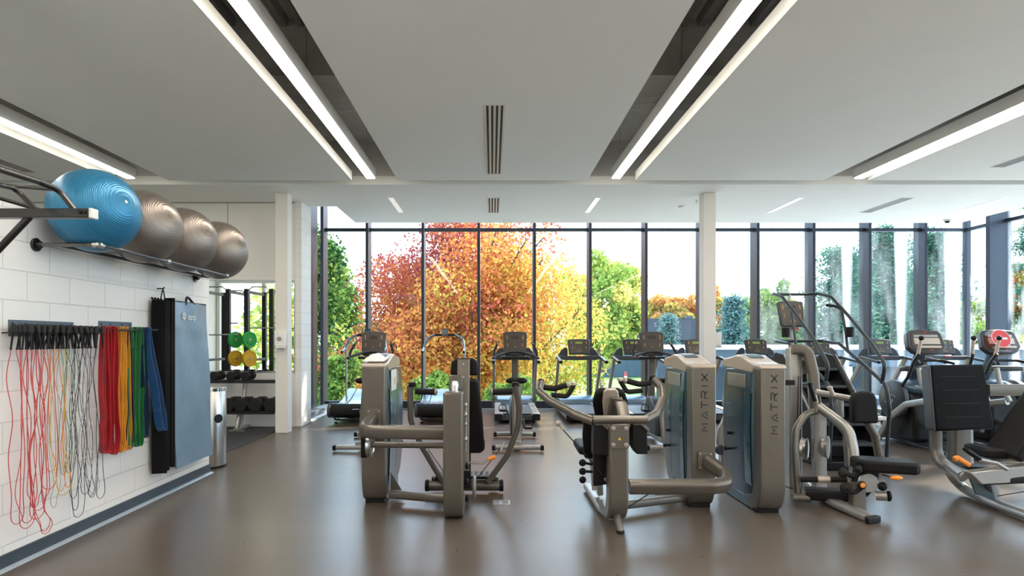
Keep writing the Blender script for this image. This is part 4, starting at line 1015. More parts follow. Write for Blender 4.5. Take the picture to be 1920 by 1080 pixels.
# ---------------------------------------------------------------- curved non-motorised treadmill
def make_curve():
    T = Thing('curved_treadmill', 'x', 'treadmill')
    n = 14; top = [(1.5*k/n, .36 - .20*math.sin(PI*min(1, k/n*1.05))*.55 + .13*(k/n)**2) for k in range(n+1)]
    top = [(0.02,.35)] + [(y, z) for y, z in top[1:]]
    prof = top + [(1.55,.40), (1.58,.25), (1.5,.12), (.1,.10), (-.03,.16), (-.05,.24), (-.03,.32)]
    T.part('frame', MB().prism(prof, (0,0,0), (0,1,0), (0,0,1), (.80,0,0)), M['black'], bevel=.02)
    tb = [(y, z+.012) for y, z in top] + [(y, z-.01) for y, z in top[::-1]]
    T.part('slat_belt', MB().prism(tb, (0,0,0), (0,1,0), (0,0,1), (.50,0,0)), M['hood'])
    for s in (-1, 1):
        sr = [(y, z+.03) for y, z in top] + [(y, z-.03) for y, z in top[::-1]]
        T.part('side_cover', MB().prism(sr, (s*.345,0,0), (0,1,0), (0,0,1), (.16,0,0)), M['hood'], bevel=.012)
        T.part('roller_cap', MB().disc((s*.405, .05, .235), (1,0,0), .125, .05), M['charcoal'])
        T.part('leg', MB().tube([(s*.34, .12, .14), (s*.34, .12, .07), (s*.30, .3, .05)], .016, fil=.03), M['blacksteel'])
        T.part('upright', MB().tube([(s*.40, 1.20, .30), (s*.40, 1.22, 1.36)], .022), M['silver'])
        T.part('foot', MB().disc((s*.32, .14, .012), (0,0,1), .03, .024), M['rubber'])
        T.part('foot', MB().disc((s*.32, 1.45, .06), (0,0,1), .03, .12), M['rubber'])
    T.part('cross_tube', MB().tube([(-.32, .14, .06), (.32, .14, .06)], .016), M['blacksteel'])
    T.part('handle_loop', MB().tube([(-.40, .86, 1.27), (-.40, 1.12, 1.33), (-.36, 1.28, 1.52), (-.22, 1.32, 1.60), (.22, 1.32, 1.60), (.36, 1.28, 1.52), (.40, 1.12, 1.33), (.40, .86, 1.27)], .021, fil=.1), mat('blue_grey_tube', (.18,.25,.32), .25, .7))
    T.part('grip', MB().tube([(-.40, .84, 1.265), (-.40, .875, 1.275)], .024).tube([(.40, .84, 1.265), (.40, .875, 1.275)], .024), M['black'])
    T.part('top_grip', MB().tube([(-.20, 1.32, 1.60), (.20, 1.32, 1.60)], .024), M['rubber'])
    k = T.part('monitor', MB().box((0, 1.30, 1.65), (.125, .035, .15), Matrix.Rotation(-.2, 3, 'X')), M['screen'], bevel=.008)
    T.part('monitor_screen', MB().box((0, 1.281, 1.66), (.10, .004, .09), Matrix.Rotation(-.2, 3, 'X')), M['slate'], parent=k)
    return T.o
cv = make_curve()
cv.location = (-2.50, 10.45, 0); tag(cv, 'curved running machine behind the left weight tower, its blue handrail by the window', 'treadmill', 'curved running machines')
cv2 = copy_tree(cv); cv2.location = (-.95, 10.45, 0); tag(cv2, 'curved running machine behind the left press machine, second from the left', 'treadmill', 'curved running machines')
# ---------------------------------------------------------------- upright bike
def make_bike():
    T = Thing('exercise_bike', 'x', 'exercise bike')
    for y, w in ((0, .65), (1.12, .60)):
        T.part('stabiliser', MB().bar([(-w/2+.02, y, .055), (w/2-.02, y, .055)], .085, .06, r=.02), M['silver'])
        for s in (-1, 1): T.part('stabiliser_cap', MB().box((s*w/2, y, .052), (.05, .09, .07)), M['black'], bevel=.01)
    T.part('base_rail', MB().bar([(0, 0, .09), (0, 1.12, .09)], .10, .07), M['silver'])
    T.part('seat_mast', MB().bar([(0, .22, .10), (0, .36, .45), (0, .50, .86)], .10, .13, fil=.15, r=.04, up=(1,0,0)), M['taupe'])
    T.part('seat_post', MB().tube([(0, .50, .60), (0, .55, .885)], .022), M['chrome'])
    T.part('saddle', MB().ball((0, .50, .925), .14, (.92, .75, .30), 22, 12).ball((0, .66, .925), .07, (.8, 2.0, .5), 18, 10).ball((-.07, .44, .925), .085, (1.0, .9, .52)).ball((.07, .44, .925), .085, (1.0, .9, .52)), M['vinyl'])
    T.part('flywheel_shroud', MB().prism([(-.30,.10), (-.33,.35), (-.22,.55), (.0,.66), (.22,.62), (.34,.45), (.34,.2), (.26,.10)], (0, .78, .02), (0,1,0), (0,0,1), (.17,0,0)), M['charcoal'], bevel=.04, bseg=3)
    for s in (-1, 1):
        T.part('crank', MB().bar([(s*.11, .70, .34), (s*.13, .70+s*.08, .34-s*.14)], .025, .03, up=(1,0,0)), M['steel'])
        p = T.part('pedal', MB().box((s*.19, .70+s*.08, .34-s*.14), (.11, .10, .03)), M['black'], bevel=.006)
        T.part('pedal_strap', MB().tube([(s*.14, .70+s*.08, .35-s*.14), (s*.15, .70+s*.08, .42-s*.14), (s*.24, .70+s*.08, .42-s*.14), (s*.25, .70+s*.08, .35-s*.14)], .006, fil=.03, seg=6), M['rubber'], parent=p)
    T.part('console_mast', MB().bar([(0, 1.02, .45), (0, .98, 1.15), (0, .96, 1.32)], .07, .10, fil=.2, r=.02, up=(1,0,0)), M['taupe'])
    T.part('accessory_tray', MB().prism(rrect(.44, .13, .05), (0, .92, 1.235), (1,0,0), (0,1,0), (0,0,.035)), M['black'], bevel=.01)
    T.part('handlebar', MB().tube([(-.33, .72, 1.235), (-.30, .84, 1.26), (-.12, .90, 1.32), (0, .91, 1.335), (.12, .90, 1.32), (.30, .84, 1.26), (.33, .72, 1.235)], .021, fil=.08), M['charcoal'])
    for s in (-1, 1):
        T.part('horn_grip', MB().tube([(s*.32, .78, 1.25), (s*.315, .86, 1.34), (s*.255, .94, 1.475)], .019, fil=.05), M['black'])
        T.part('pulse_plate', MB().box((s*.268, .905, 1.44), (.012, .012, .10), Matrix.Rotation(-.4*s, 3, 'Y')), M['cap'])
    console(T, (0, .98, 1.44), .37, .36, .25, M['charcoal'], M['bronzescreen'], lcdm='screen')
    return T.o
bk = make_bike()
for i, (x, y, lab) in enumerate(((-1.80, 7.92, 'upright bike behind the left weight tower'), (.345, 7.92, 'upright bike in the middle of the room in front of a treadmill'), (2.42, 7.92, 'upright bike behind the middle weight tower'))):
    o = bk if i == 0 else copy_tree(bk); o.location = (x, y, 0); tag(o, lab, 'exercise bike', 'upright exercise bikes')
# ---------------------------------------------------------------- stair machine
XS, YS = 4.22, 6.75
T = Thing('stair_climber', 'tall stair climber with looping black handrails behind the third weight machine', 'stair climber', (XS, YS, 0))
T.part('base', MB().prism([(0,.0), (1.75,.0), (1.75,.12), (0,.10)], (XS, YS, 0), (0,1,0), (0,0,1), (.74,0,0)), M['black'], bevel=.015)
for s in (-1, 1):
    T.part('side_panel', MB().prism([(.05,.10), (.18,.36), (1.05,1.30), (1.30,1.34), (1.62,1.1), (1.72,.12)], (XS+s*.31, YS, 0), (0,1,0), (0,0,1), (.05,0,0)), M['black'], bevel=.01)
    T.part('panel_trim', MB().bar([(XS+s*.34, YS+.15, .34), (XS+s*.34, YS+1.05, 1.31)], .012, .03, up=(0,0,1)), M['silver'])
for k in range(5):
    T.part('step', MB().box((XS, YS+.22+k*.20, .28+k*.21), (.56, .26, .035)), M['charcoal'], bevel=.006)
    T.part('riser', MB().box((XS, YS+.34+k*.20, .19+k*.21), (.56, .02, .18)), M['black'])
rail = mat('black_rail', (.03,.038,.045), .3, .4)
for s in (-1, 1):
    x = XS+s*.33
    T.part('upper_handrail', MB().tube([(x, YS+.10, 1.00), (x, YS+.04, 1.22), (x, YS+.28, 1.46), (x, YS+.75, 1.82), (x, YS+1.12, 2.08), (x-.02*s, YS+1.40, 2.145), (XS+s*.26, YS+1.55, 2.15)], .021, fil=.14), rail)
    T.part('lower_handrail', MB().tube([(x, YS+.02, .12), (x, YS-.03, .72), (x, YS+.02, .98), (x, YS+.35, 1.16), (x, YS+.95, 1.46), (x, YS+1.3, 1.49), (XS+s*.25, YS+1.45, 1.49)], .021, fil=.16), rail)
    T.part('rail_post', MB().tube([(x, YS+.75, 1.34), (x, YS+.80, 1.60), (x, YS+.90, 1.93)], .017, fil=.1), rail)
    T.part('inner_grip', MB().tube([(x, YS+.88, 1.90), (x-s*.02, YS+1.0, 1.95), (x-s*.06, YS+1.12, 1.97)], .019, fil=.04), M['black'])
    T.part('cup_holder', MB().lathe([(0,-.06), (.052,-.06), (.056,.07), (.05,.07), (.046,-.04), (0,-.04)], (x-s*.0, YS+1.02 if s < 0 else YS+.72, 1.60), (0,0,1), 20), M['black'])
T.part('rail_top', MB().tube([(XS-.26, YS+1.55, 2.15), (XS+.26, YS+1.55, 2.15)], .021), rail)
T.part('rail_front', MB().tube([(XS-.25, YS+1.45, 1.49), (XS+.25, YS+1.45, 1.49)], .021), rail)
T.part('mast', MB().bar([(XS-.02, YS+1.50, 1.2), (XS-.02, YS+1.50, 1.72)], .07, .05, r=.01, up=(1,0,0)), M['silver'])
T.part('mast_top', MB().bar([(XS-.05, YS+1.52, 1.95), (XS-.02, YS+1.54, 2.14)], .06, .03, r=.01, up=(1,0,0)), M['silver'])
T.part('stop_cord', MB().box((XS, YS+1.42, 1.66), (.08, .04, .03)), M['red'], bevel=.005)
console(T, (XS-.06, YS+1.42, 1.86), .36, .36, .25, M['charcoal'], M['bronzescreen'], lcdm='screen')
# ---------------------------------------------------------------- elliptical
def make_elliptical():
    T = Thing('elliptical', 'x', 'elliptical trainer')
    T.part('base', MB().prism([(-.05,.02), (1.7,.02), (1.78,.09), (1.7,.14), (0,.12)], (0,0,0), (0,1,0), (0,0,1), (.16,0,0)), M['charcoal'], bevel=.02)
    T.part('front_foot', MB().bar([(-.36, 1.66, .05), (.36, 1.66, .05)], .09, .06, r=.02), M['silver'])
    T.part('rear_foot', MB().bar([(-.34, .10, .05), (.34, .10, .05)], .09, .06, r=.02), M['silver'])
    for s in (-1, 1):
        sp = T.part('drive_cover', MB().lathe([(0,-.05), (.24,-.05), (.27,-.03), (.275,0), (.275,.03), (.25,.05), (0,.055)], (s*.33, 1.12, .66), (s,0,0), 40), M['charcoal'])
        e = MB()
        for q in (0, PI):
            pts = [V((s*.388, 1.12 + (.035+.075*k/12)*math.cos(q+2.6*k/12)*1.2, .66 + (.035+.04*k/12)*math.sin(q+2.6*k/12))) for k in range(13)]
            e.sweep(pts, [(-.014,-.003), (.014,-.003), (.014,.003), (-.014,.003)], up=(s,0,0), scale=lambda u: 1-.7*u)
        e.disc((s*.388, 1.12, .66), (1,0,0), .022, .006)
        T.part('emblem', e, M['silver'], parent=sp)
        T.part('arch_leg', MB().bar([(s*.40, 1.36, .05), (s*.40, 1.12, .38), (s*.39, .78, .62), (s*.36, .42, .70)], .09, .06, fil=.25, r=.02, up=(1,0,0)), M['silver'])
        T.part('link_arm', MB().bar([(s*.38, .56, 1.13), (s*.38, .52, .95), (s*.38, .36, .70)], .06, .04, fil=.1, r=.012, up=(1,0,0)), M['silver'])
        T.part('pedal_arm', MB().bar([(s*.17, .20, .30+s*.06), (s*.17, 1.3, .40-s*.10)], .05, .07, r=.012), M['charcoal'])
        T.part('pedal', MB().prism(rrect(.17, .36, .05), (s*.17, .35, .37+s*.05), (1,0,0), (0,1,-.08*s), (0,0,.03)), M['black'], bevel=.008)
        h = T.part('moving_handle', MB().tube([(s*.30, 1.15, .55), (s*.34, .92, .88), (s*.40, .72, 1.02), (s*.385, .64, 1.22), (s*.36, .58, 1.32)], .02, fil=.1), M['blacksteel'])
        T.part('handle_grip', MB().tube([(s*.365, .60, 1.29), (s*.35, .56, 1.50)], .021), M['cap'], parent=h)
        T.part('handle_knob', MB().ball((s*.35, .555, 1.53), .033), M['black'], parent=h)
        T.part('leveller', MB().disc((s*.30, 1.66, .02), (0,0,1), .03, .04), M['rubber'])
    T.part('body_shroud', MB().prism([(-.38,.08), (-.36,.55), (-.18,.83), (.12,.90), (.34,.72), (.40,.3), (.36,.08)], (0, 1.18, .0), (0,1,0), (0,0,1), (.50,0,0)), M['black'], bevel=.06, bseg=3)
    T.part('top_cowl', MB().ball((0, 1.15, .82), .30, (1.0, 1.1, .42), 24, 12), M['hood'])
    T.part('mast', MB().bar([(0, 1.30, .80), (0, 1.10, 1.20), (0, 1.02, 1.40)], .13, .12, fil=.2, r=.04, up=(1,0,0)), mat('dark_blue_mast', (.05,.075,.11), .35, .2))
    T.part('bottle_shelf', MB().prism(rrect(.62, .20, .06), (0, .98, 1.10), (1,0,0), (0,1,-.1), (0,0,.07)), M['charcoal'], bevel=.02)
    T.part('fixed_bar', MB().tube([(-.22, .72, 1.18), (-.16, .86, 1.22), (.16, .86, 1.22), (.22, .72, 1.18)], .018, fil=.06), M['black'])
    R = Matrix.Rotation(-.35, 3, 'X'); u = V((1,0,0)); v = R @ V((0,0,1)); n = R @ V((0,-1,0)); c = V((0, .98, 1.47))
    ol = [(-.24,.12), (-.2,.165), (0,.185), (.2,.165), (.24,.12), (.27,-.08), (.2,-.16), (.1,-.19), (-.1,-.19), (-.2,-.16), (-.27,-.08)]
    ol = ol[::-1]
    k = T.part('console', MB().prism(ol, c, u, v, n*.10), M['charcoal'], bevel=.025, bseg=3)
    T.part('console_face', MB().prism([(a*.84, b_*.84) for a, b_ in ol], c+n*.052, u, v, n*.006), M['screen'], parent=k)
    T.part('display', MB().prism(rrect(.36, .09, .006), c+n*.057+v*.0, u, v, n*.004), M['cap'], parent=k)
    T.part('label_strip', MB().prism(rrect(.34, .035, .004), c+n*.057+v*.075, u, v, n*.004), M['silver'], parent=k)
    T.part('reading_ledge', MB().prism(rrect(.30, .03, .01), c+n*.075-v*.10, u, v, n*.05), M['cap'], parent=k)
    T.part('alert_light', MB().prism([(-.03,.0), (.03,0), (0,-.02)][::-1], c+n*.057+v*.135, u, v, n*.004).prism(rrect(.04,.012,.004), c+n*.1-v*.145, u, v, n*.004), M['red'], parent=k)
    return T.o
el = make_elliptical(); el.location = (6.08, 7.28, 0); tag(el, 'elliptical trainer with a swirl emblem on its drive cover, left of the pair', 'elliptical trainer', 'elliptical trainers')
e2 = copy_tree(el); e2.location = (7.12, 7.28, 0); tag(e2, 'elliptical trainer with a red no-entry sign on its console', 'elliptical trainer', 'elliptical trainers')
R = Matrix.Rotation(-.35, 3, 'X'); c = V((7.02, 8.16, 1.50)) + (R @ V((0,-1,0)))*.055; n = R @ V((0,-1,0))
T = Thing('no_entry_sign', 'round red out-of-order sign with a white bar stuck on the right elliptical console', 'sign', c)
T.part('disc', MB().disc(c+n*.013, n, .135, .006, seg=40), M['red']); T.part('rim', MB().sweep([c+n*.018+V((1,0,0))*.127*math.cos(a)+(R @ V((0,0,1)))*.127*math.sin(a) for a in [2*PI*k/40 for k in range(40)]], [(-.004,-.001),(.004,-.001),(.004,.001),(-.004,.001)], up=n, closed=True), M['white'])
T.part('bar', MB().prism(rrect(.17, .03, .003), c+n*.018, (1,0,0), R @ V((0,0,1)), n*.003), M['white'])
# ================================================================== weight machines
def tower(T, X0, Y0, w=.212, letters=True, ln=.66, plain=False):
    """weight-stack tower: front column on the camera side, shroud behind it"""
    xc = X0 + w/2
    n = 8
    ol = [(0, 1.262), (0, .30)] + [(.12-.12*math.cos(PI/2*k/n), .30-.27*math.sin(PI/2*k/n)) for k in range(1, n+1)] + [(.30, .03), (.30, .12), (.24, .13)] + \
         [(.24-.10*math.sin(PI/2*k/n), .32-.19*math.cos(PI/2*k/n)) for k in range(1, n+1)] + [(.14, 1.262)]
    T.part('front_column', MB().prism(ol, (xc, Y0, 0), (0,1,0), (0,0,1), (w, 0, 0)), M['taupe'], bevel=.012, bseg=3)
    T.part('plinth', MB().span((xc-w*.47, Y0+.17, 0), (xc+w*.47, Y0+.80, .10)), M['slate'], bevel=.012)
    T.part('plinth_skid', MB().span((xc-w*.42, Y0+.09, 0), (xc+w*.42, Y0+.82, .035)), M['black'])
    # barrel-shaped shroud
    secs = []; vs = []; fs = []; K = 20; zs = [.10, .16, .28, .5, .75, 1.0, 1.15, 1.225]; dw = [.92, 1.0, 1.08, 1.15, 1.18, 1.14, 1.06, 1.0]; dl = [.86, .93, .98, 1.0, 1.0, 1.0, .99, .98]
    for z, a, l in zip(zs, dw, dl):
        for (p, q) in rrect(w*a, ln*l, .05, 4): vs.append((xc+p, Y0+.14+ln/2*l+q+.02, z))
    KK = len(rrect(1, 1, .1, 4))
    for i in range(len(zs)-1):
        for k in range(KK): fs.append((i*KK+k, i*KK+(k+1) % KK, (i+1)*KK+(k+1) % KK, (i+1)*KK+k))
    fs.append(tuple(range(KK-1, -1, -1))); fs.append(tuple((len(zs)-1)*KK+k for k in range(KK)))
    sh = T.part('shroud', MB().add(vs, fs), M['slate'])
    for s in (-1, 1):
        def side(z): return xc + s*(w/2*np.interp(z, zs, dw)+.002)
        for y, ww in (((Y0+.235, .13),) if plain else ((Y0+.235, .10), (Y0+.58, .03))):
            vs = []; fs = []; m_ = 12
            for k in range(m_+1):
                z = .22+(1.04-.22)*k/m_; wz = ww/2*(1 - .0*k)
                for dy in (-wz, wz): vs.append((side(z), y+dy, z)); 
            for k in range(m_): fs.append((2*k, 2*k+1, 2*k+3, 2*k+2))
            vs2 = [(a-s*.006, b_, c_) for a, b_, c_ in vs]; o_ = len(vs)
            fs2 = [tuple(i+o_ for i in f[::-1]) for f in fs]
            T.part('shroud_window', MB().add(vs+vs2, fs+fs2), M['teal'], parent=sh, label='dark teal see-through strip')
        T.part('instruction_plate', MB().box((side(1.13)+s*.003, Y0+.48, 1.135), (.008, .40, .12), Matrix.Rotation(0, 3, 'Z')), M['silver'], parent=sh, bevel=.003)
        T.part('weight_pin', MB().tube([(side(.45), Y0+.60, .47), (side(.45)+s*.05, Y0+.60, .47)], .012).disc((side(.45)+s*.05, Y0+.60, .47), (1,0,0), .02, .02).tube([(side(.6), Y0+.60, .62), (side(.6)+s*.03, Y0+.60, .62)], .015), M['black'], parent=sh)
    cap = [(-.006, 1.255), (.0, 1.285), (.02, 1.297), (.12, 1.30), (.24, 1.325), (.38, 1.365), (.50, 1.37), (.62, 1.345), (.80, 1.325), (.84, 1.29), (.84, 1.245), (.16, 1.215), (.13, 1.255)]
    T.part('cap', MB().prism(cap, (xc, Y0, 0), (0,1,0), (0,0,1), (w+.016, 0, 0)), M['cap'], bevel=.014, bseg=3)
    T.part('cap_window', MB().prism([(.30,1.345), (.38,1.371), (.50,1.376), (.58,1.36)] + [(.5,1.36), (.4,1.355)], (xc, Y0, 0), (0,1,0), (0,0,1), (w*.6, 0, 0)), M['slate'])
    for s in (-1, 1): T.part('cap_screw', MB().disc((xc+s*.06, Y0+.06, 1.30), (0,0,1), .007, .006), M['steel'])
    if letters:
        G = {'M': [[(0,0),(0,1),(.5,.4),(1,1),(1,0)]], 'A': [[(0,0),(.5,1),(1,0)], [(.36,.10),(.64,.10)]], 'T': [[(0,1),(1,1)], [(.5,1),(.5,0)]],
             'R': [[(0,.0),(0,.5),(.88,.5),(1,.6),(1,.9),(.88,1),(0,1)], [(.55,.5),(1,0)]], 'I': [[(.5,0),(.5,1)]], 'X': [[(0,0),(1,1)], [(0,1),(1,0)]]}
        for ch, dz in zip('MATRIX', (0, .108, .20, .288, .366, .443)):
            lm = MB()
            for st in G[ch]:
                lm.sweep([V((xc+.034-b_*.054, Y0-.0015, .735-.031+dz+a*.062)) for a, b_ in st], [(-.0055,-.0015), (.0055,-.0015), (.0055,.0015), (-.0055,.0015)], up=(0,-1,0))
            T.part('letter', lm, M['letter'], smooth=False)
def attach_plate(T, c, w=.13, h=.16):
    c = V(c); T.part('mounting_plate', MB().prism(rrect(w, h, .01), c, (1,0,0), (0,0,1), (0,.012,0)), M['taupe'], bevel=.002)
    b = MB()
    for a in (-1, 1):
        for q in (-1, 1): b.disc(c+V((a*w*.36, -.01, q*h*.38)), (0,1,0), .009, .01, seg=12)
    T.part('bolts', b, M['steel'])
def bolt(mb, c, ax=(0,1,0), r=.011, th=.014): return mb.disc(c, ax, r, th, seg=12)

# ---------------------------------------------------------------- A: left press machine
loc = V((-.30, 5.3, 0))
T = Thing('weight_machine', 'seated press machine on the left with V-shaped lever arms and a plain-fronted tower', 'weight machine', loc, 'weight machines')
XA, YA = -1.19, 5.34
tower(T, XA, YA, letters=False, ln=.84)
yt = 4.98
# upper frame tube: leaves the tower face, turns and runs to the post
attach_plate(T, (-1.075, YA-.008, .80))
T.part('upper_frame_tube', MB().bar([(-1.09, YA, .80), (-1.105, 5.12, .745), (-1.09, yt, .735), (-.95, yt-.01, .73), (-.38, yt-.02, .725)], .09, .115, fil=.09, r=.03), M['taupe'])
T.part('pulley', MB().lathe([(0,-.022), (.085,-.022), (.112,-.022), (.098,0), (.112,.022), (.085,.022), (.08,.014), (.03,.014), (0,.02)], (-1.07, 5.15, .59), (1,0,0), 32), M['steel'])
T.part('pulley_guard', MB().prism(rrect(.03, .25, .012), (-1.125, 5.14, .60), (0,1,0), (0,0,1), (.05,0,0)), M['black'], bevel=.008)
T.part('lever_shaft', MB().tube([(-1.05, 5.10, .60), (-.40, 5.06, .60)], .028), M['taupe'])
T.part('lower_frame_tube', MB().bar([(-.94, 5.42, .085), (-.36, 5.24, .085)], .07, .075, r=.02), M['taupe'])
T.part('tower_bracket', MB().prism([(0,0), (.14,0), (.0,.22)], (-.965, 5.58, .04), (1,-.3,0), (0,0,1), (0,.012,0)), M['silver'])
# front post with a rounded foot
n = 8
post = [(0, 1.075), (0, .30)] + [(.14-.14*math.cos(PI/2*k/n), .30-.295*math.sin(PI/2*k/n)) for k in range(1, n+1)] + [(.62, .005), (.62, .085), (.28, .09)] + \
       [(.28-.12*math.sin(PI/2*k/n), .32-.23*math.cos(PI/2*k/n)) for k in range(1, n+1)] + [(.16, 1.075)]
T.part('front_post', MB().prism(post, (-.325, 4.84, 0), (0,1,0), (0,0,1), (.165, 0, 0)), M['taupe'], bevel=.016, bseg=3)
T.part('post_head', MB().prism(rrect(.115, .14, .02), (-.315, 5.07, 1.135), (1,0,0), (0,0,1), (0,.07,0)), M['taupe'], bevel=.006)
T.part('clear_end_plug', MB().lathe([(0,.0), (.036,.0), (.036,.05), (.025,.085), (0,.095)], (-.318, 4.96, 1.075), (0,0,1), 20), M['chrome'])
T.part('spine', MB().bar([(-.262, 5.20, .35), (-.262, 5.30, .9), (-.262, 5.36, 1.33)], .115, .05, fil=.2, r=.012, up=(0,-1,0)), M['taupe'])
b = MB(); [bolt(b, (-.262, 5.315, z), r=.009) for z in (1.29, 1.17)]; T.part('bolts', b, M['steel'])
def pad(outl, c, th, u=(1,0,0), v=(0,0,1), d=(0,1,0)): return MB().prism(outl, c, u, v, V(d)*th)
ub = [(-.13,-.085), (.13,-.085), (.125,.03), (.09,.075), (-.09,.075), (-.125,.03)]
T.part('head_pad', pad(ub, (-.255, 5.43, 1.265), .07, v=V((0,.1,1)).normalized()), M['vinyl'], bevel=.022, bseg=3)
lb = [(-.14,.32), (-.10,.345), (.09,.345), (.125,.31), (.155,-.02), (.175,-.30), (.15,-.355), (-.15,-.355), (-.175,-.30), (-.155,-.02)]
T.part('back_pad', pad(lb, (-.245, 5.40, .815), .08, v=V((0,-.10,1)).normalized()), M['vinyl'], bevel=.028, bseg=3)
T.part('seat_pad', MB().prism(rrect(.34, .40, .07), (-.24, 5.64, .50), (1,0,0), (0,1,0), (0,0,.075)), M['vinyl'], bevel=.028, bseg=3)
T.part('seat_column', MB().span((-.275, 5.55, .1), (-.205, 5.66, .47)), M['black'], bevel=.01)
T.part('adjust_lever', MB().tube([(-.20, 5.20, .42), (-.08, 5.20, .415), (-.02, 5.20, .455)], .009, fil=.02), M['steel'])
T.part('lever_grip', MB().tube([(-.035, 5.20, .45), (.03, 5.20, .475)], .019), M['orange'], bevel=.004, label='orange adjustment grip')
for s in (-1, 1):
    xc = -.27
    ar = [(xc+s*.21, 5.70, .13), (xc+s*.42, 5.66, .50), (xc+s*.51, 5.62, .74), (xc+s*.515, 5.60, 1.08)] if s < 0 else [(xc+s*.23, 5.70, .13), (xc+s*.42, 5.66, .40), (xc+s*.52, 5.62, .68), (xc+s*.53, 5.60, .88), (xc+s*.49, 5.58, 1.08)]
    T.part('lever_arm', MB().bar(ar, .062, .055, fil=.2, r=.016), M['taupe'])
    T.part('arm_top_cap', MB().box((xc+s*.49, 5.58, 1.085), (.068, .06, .045)), M['black'], bevel=.01)
    T.part('handle_grip', MB().tube([(xc+s*.46, 5.58, 1.02), (xc+s*.28, 5.56, 1.015)], .030).ball((xc+s*.28, 5.56, 1.015), .032), M['rubber'])
    T.part('grip_collar', MB().disc((xc+s*.265, 5.56, 1.015), (1,0,0), .034, .02), M['cap'])
    T.part('cable', MB().tube([(xc+s*.37, 5.61, .50), (xc+s*.06, 5.3, .16)], .004, seg=6), M['black'])
    T.part('turnbuckle', MB().tube([(xc+s*.385, 5.61, .53), (xc+s*.345, 5.58, .45)], .013, seg=8), M['steel'])
    T.part('side_pulley', MB().disc((xc+s*.11 - (.0 if s > 0 else .02), 5.22, .20), (1,0,.0), .105, .03, .5), M['silver'])
ybz = 5.78
T.part('base_crossbar', MB().tube([(-.62, ybz, .075), (.07, ybz, .075)], .052, seg=16), M['taupe'])
for x in (-.64, .09): T.part('crossbar_cap', MB().disc((x, ybz, .075), (1,0,0), .058, .04), M['black'])
T.part('foot_platform', MB().box((-.27, 5.86, .155), (.58, .24, .03)), M['black'], bevel=.006)
rbm = MB(); [rbm.span((-.53+k*.055, 5.75, .17), (-.51+k*.055, 5.97, .176)) for k in range(10)]
T.part('platform_treads', rbm, M['slate'])
T.part('platform_bracket', MB().span((-.60, 5.76, .03), (-.50, 5.90, .16)).span((-.04, 5.76, .03), (.06, 5.90, .16)), M['blacksteel'], bevel=.02)
gr = MB(); [gr.disc((-.218, 5.06, .42+.0*k-k*.14), (1,0,0), .035, .03, .4, 16) for k in range(3)]
T.part('guide_roller', gr, M['black'])
T.part('chain_column', MB().tube([(-.225, 5.02, .95), (-.225, 5.02, .55)], .006).disc((-.225, 5.02, .95), (1,0,0), .022, .02).disc((-.225, 5.02, .87), (1,0,0), .022, .02).disc((-.225, 5.02, .79), (1,0,0), .018, .02).disc((-.225, 5.02, .66), (1,0,0), .022, .02), M['chrome'])
# laminated instruction card on the tower
T2 = Thing('instruction_card', 'white laminated card taped on the side of the left tower', 'card', (-.958, 5.70, 1.1))
T2.part('sheet', MB().box((-.960, 5.72, 1.12), (.004, .30, .20), Matrix.Rotation(0, 3, 'Z')), M['white'], smooth=False); T2.part('print', MB().disc((-.957, 5.76, 1.11), (1,0,0), .035, .002), M['cap'])
T3 = Thing('towel', 'crumpled white towel lying on top of the left tower', 'towel', (-1.09, 5.45, 1.31))
g = np.random.default_rng(5); tv = []; tf = []; nn = 14
for i in range(nn):
    for j in range(nn):
        a, c_ = i/(nn-1)-.5, j/(nn-1)-.5; r2 = min(1, (a*a+c_*c_)*4)
        tv.append((-1.09+a*.20, 5.49+c_*.26, 1.322+.045*(1-r2)*(1+.25*math.sin(9*a+4*c_)) + .006*g.random() + c_*.03))
for i in range(nn-1):
    for j in range(nn-1): k = i*nn+j; tf.append((k, k+nn, k+nn+1, k+1))
o = T3.part('cloth', MB().add(tv, tf), M['white']); sm = o.modifiers.new('thick', 'SOLIDIFY'); sm.thickness = .006

# ---------------------------------------------------------------- B: middle press machine
loc = V((.98, 5.2, 0))
T = Thing('weight_machine', 'middle press machine with curved arms spreading over a reclined black backrest', 'weight machine', loc, 'weight machines')
XB, YB_ = 1.765, 5.19
tower(T, XB, YB_)
attach_plate(T, (1.88, YB_-.008, .44))
T.part('rear_frame_tube', MB().bar([(1.90, YB_, .44), (1.99, 5.02, .36), (1.93, 4.84, .315), (1.80, 4.80, .31), (1.12, 4.80, .31)], .10, .115, fil=.10, r=.03), M['taupe'])
T.part('lower_frame_tube', MB().bar([(1.80, 5.36, .075), (1.10, 5.08, .075)], .07, .07, r=.02), M['taupe'])
T.part('tower_bracket', MB().prism([(0,0), (-.22,0), (-.06,.16)], (1.76, 5.60, .03), (1,.1,0), (0,0,1), (0,.012,0)), M['silver'])
T.part('drive_cable', MB().tube([(1.10, 4.88, .10), (1.60, 5.15, .30)], .005, seg=6), M['black'])
px_, py_ = 1.0, 4.62
post = [(0, .835), (0, .26)] + [(.22-.22*math.cos(PI/2*k/n), .26-.22*math.sin(PI/2*k/n)) for k in range(1, n+1)] + [(.62, .04), (.62, .11), (.26, .115)] + \
       [(.26-.11*math.sin(PI/2*k/n), .30-.185*math.cos(PI/2*k/n)) for k in range(1, n+1)] + [(.15, .835)]
T.part('front_post', MB().prism(post, (px_, py_, 0), (0,1,0), (0,0,1), (.155, 0, 0)), M['taupe'], bevel=.02, bseg=3)
T.part('front_foot', MB().tube([(px_, py_+.10, .13), (px_, py_-.02, .045), (px_, py_-.04, .0)], .027, fil=.04), M['taupe'])
T.part('foot_rubber', MB().disc((px_, py_-.04, .012), (0,0,1), .032, .024), M['rubber'])
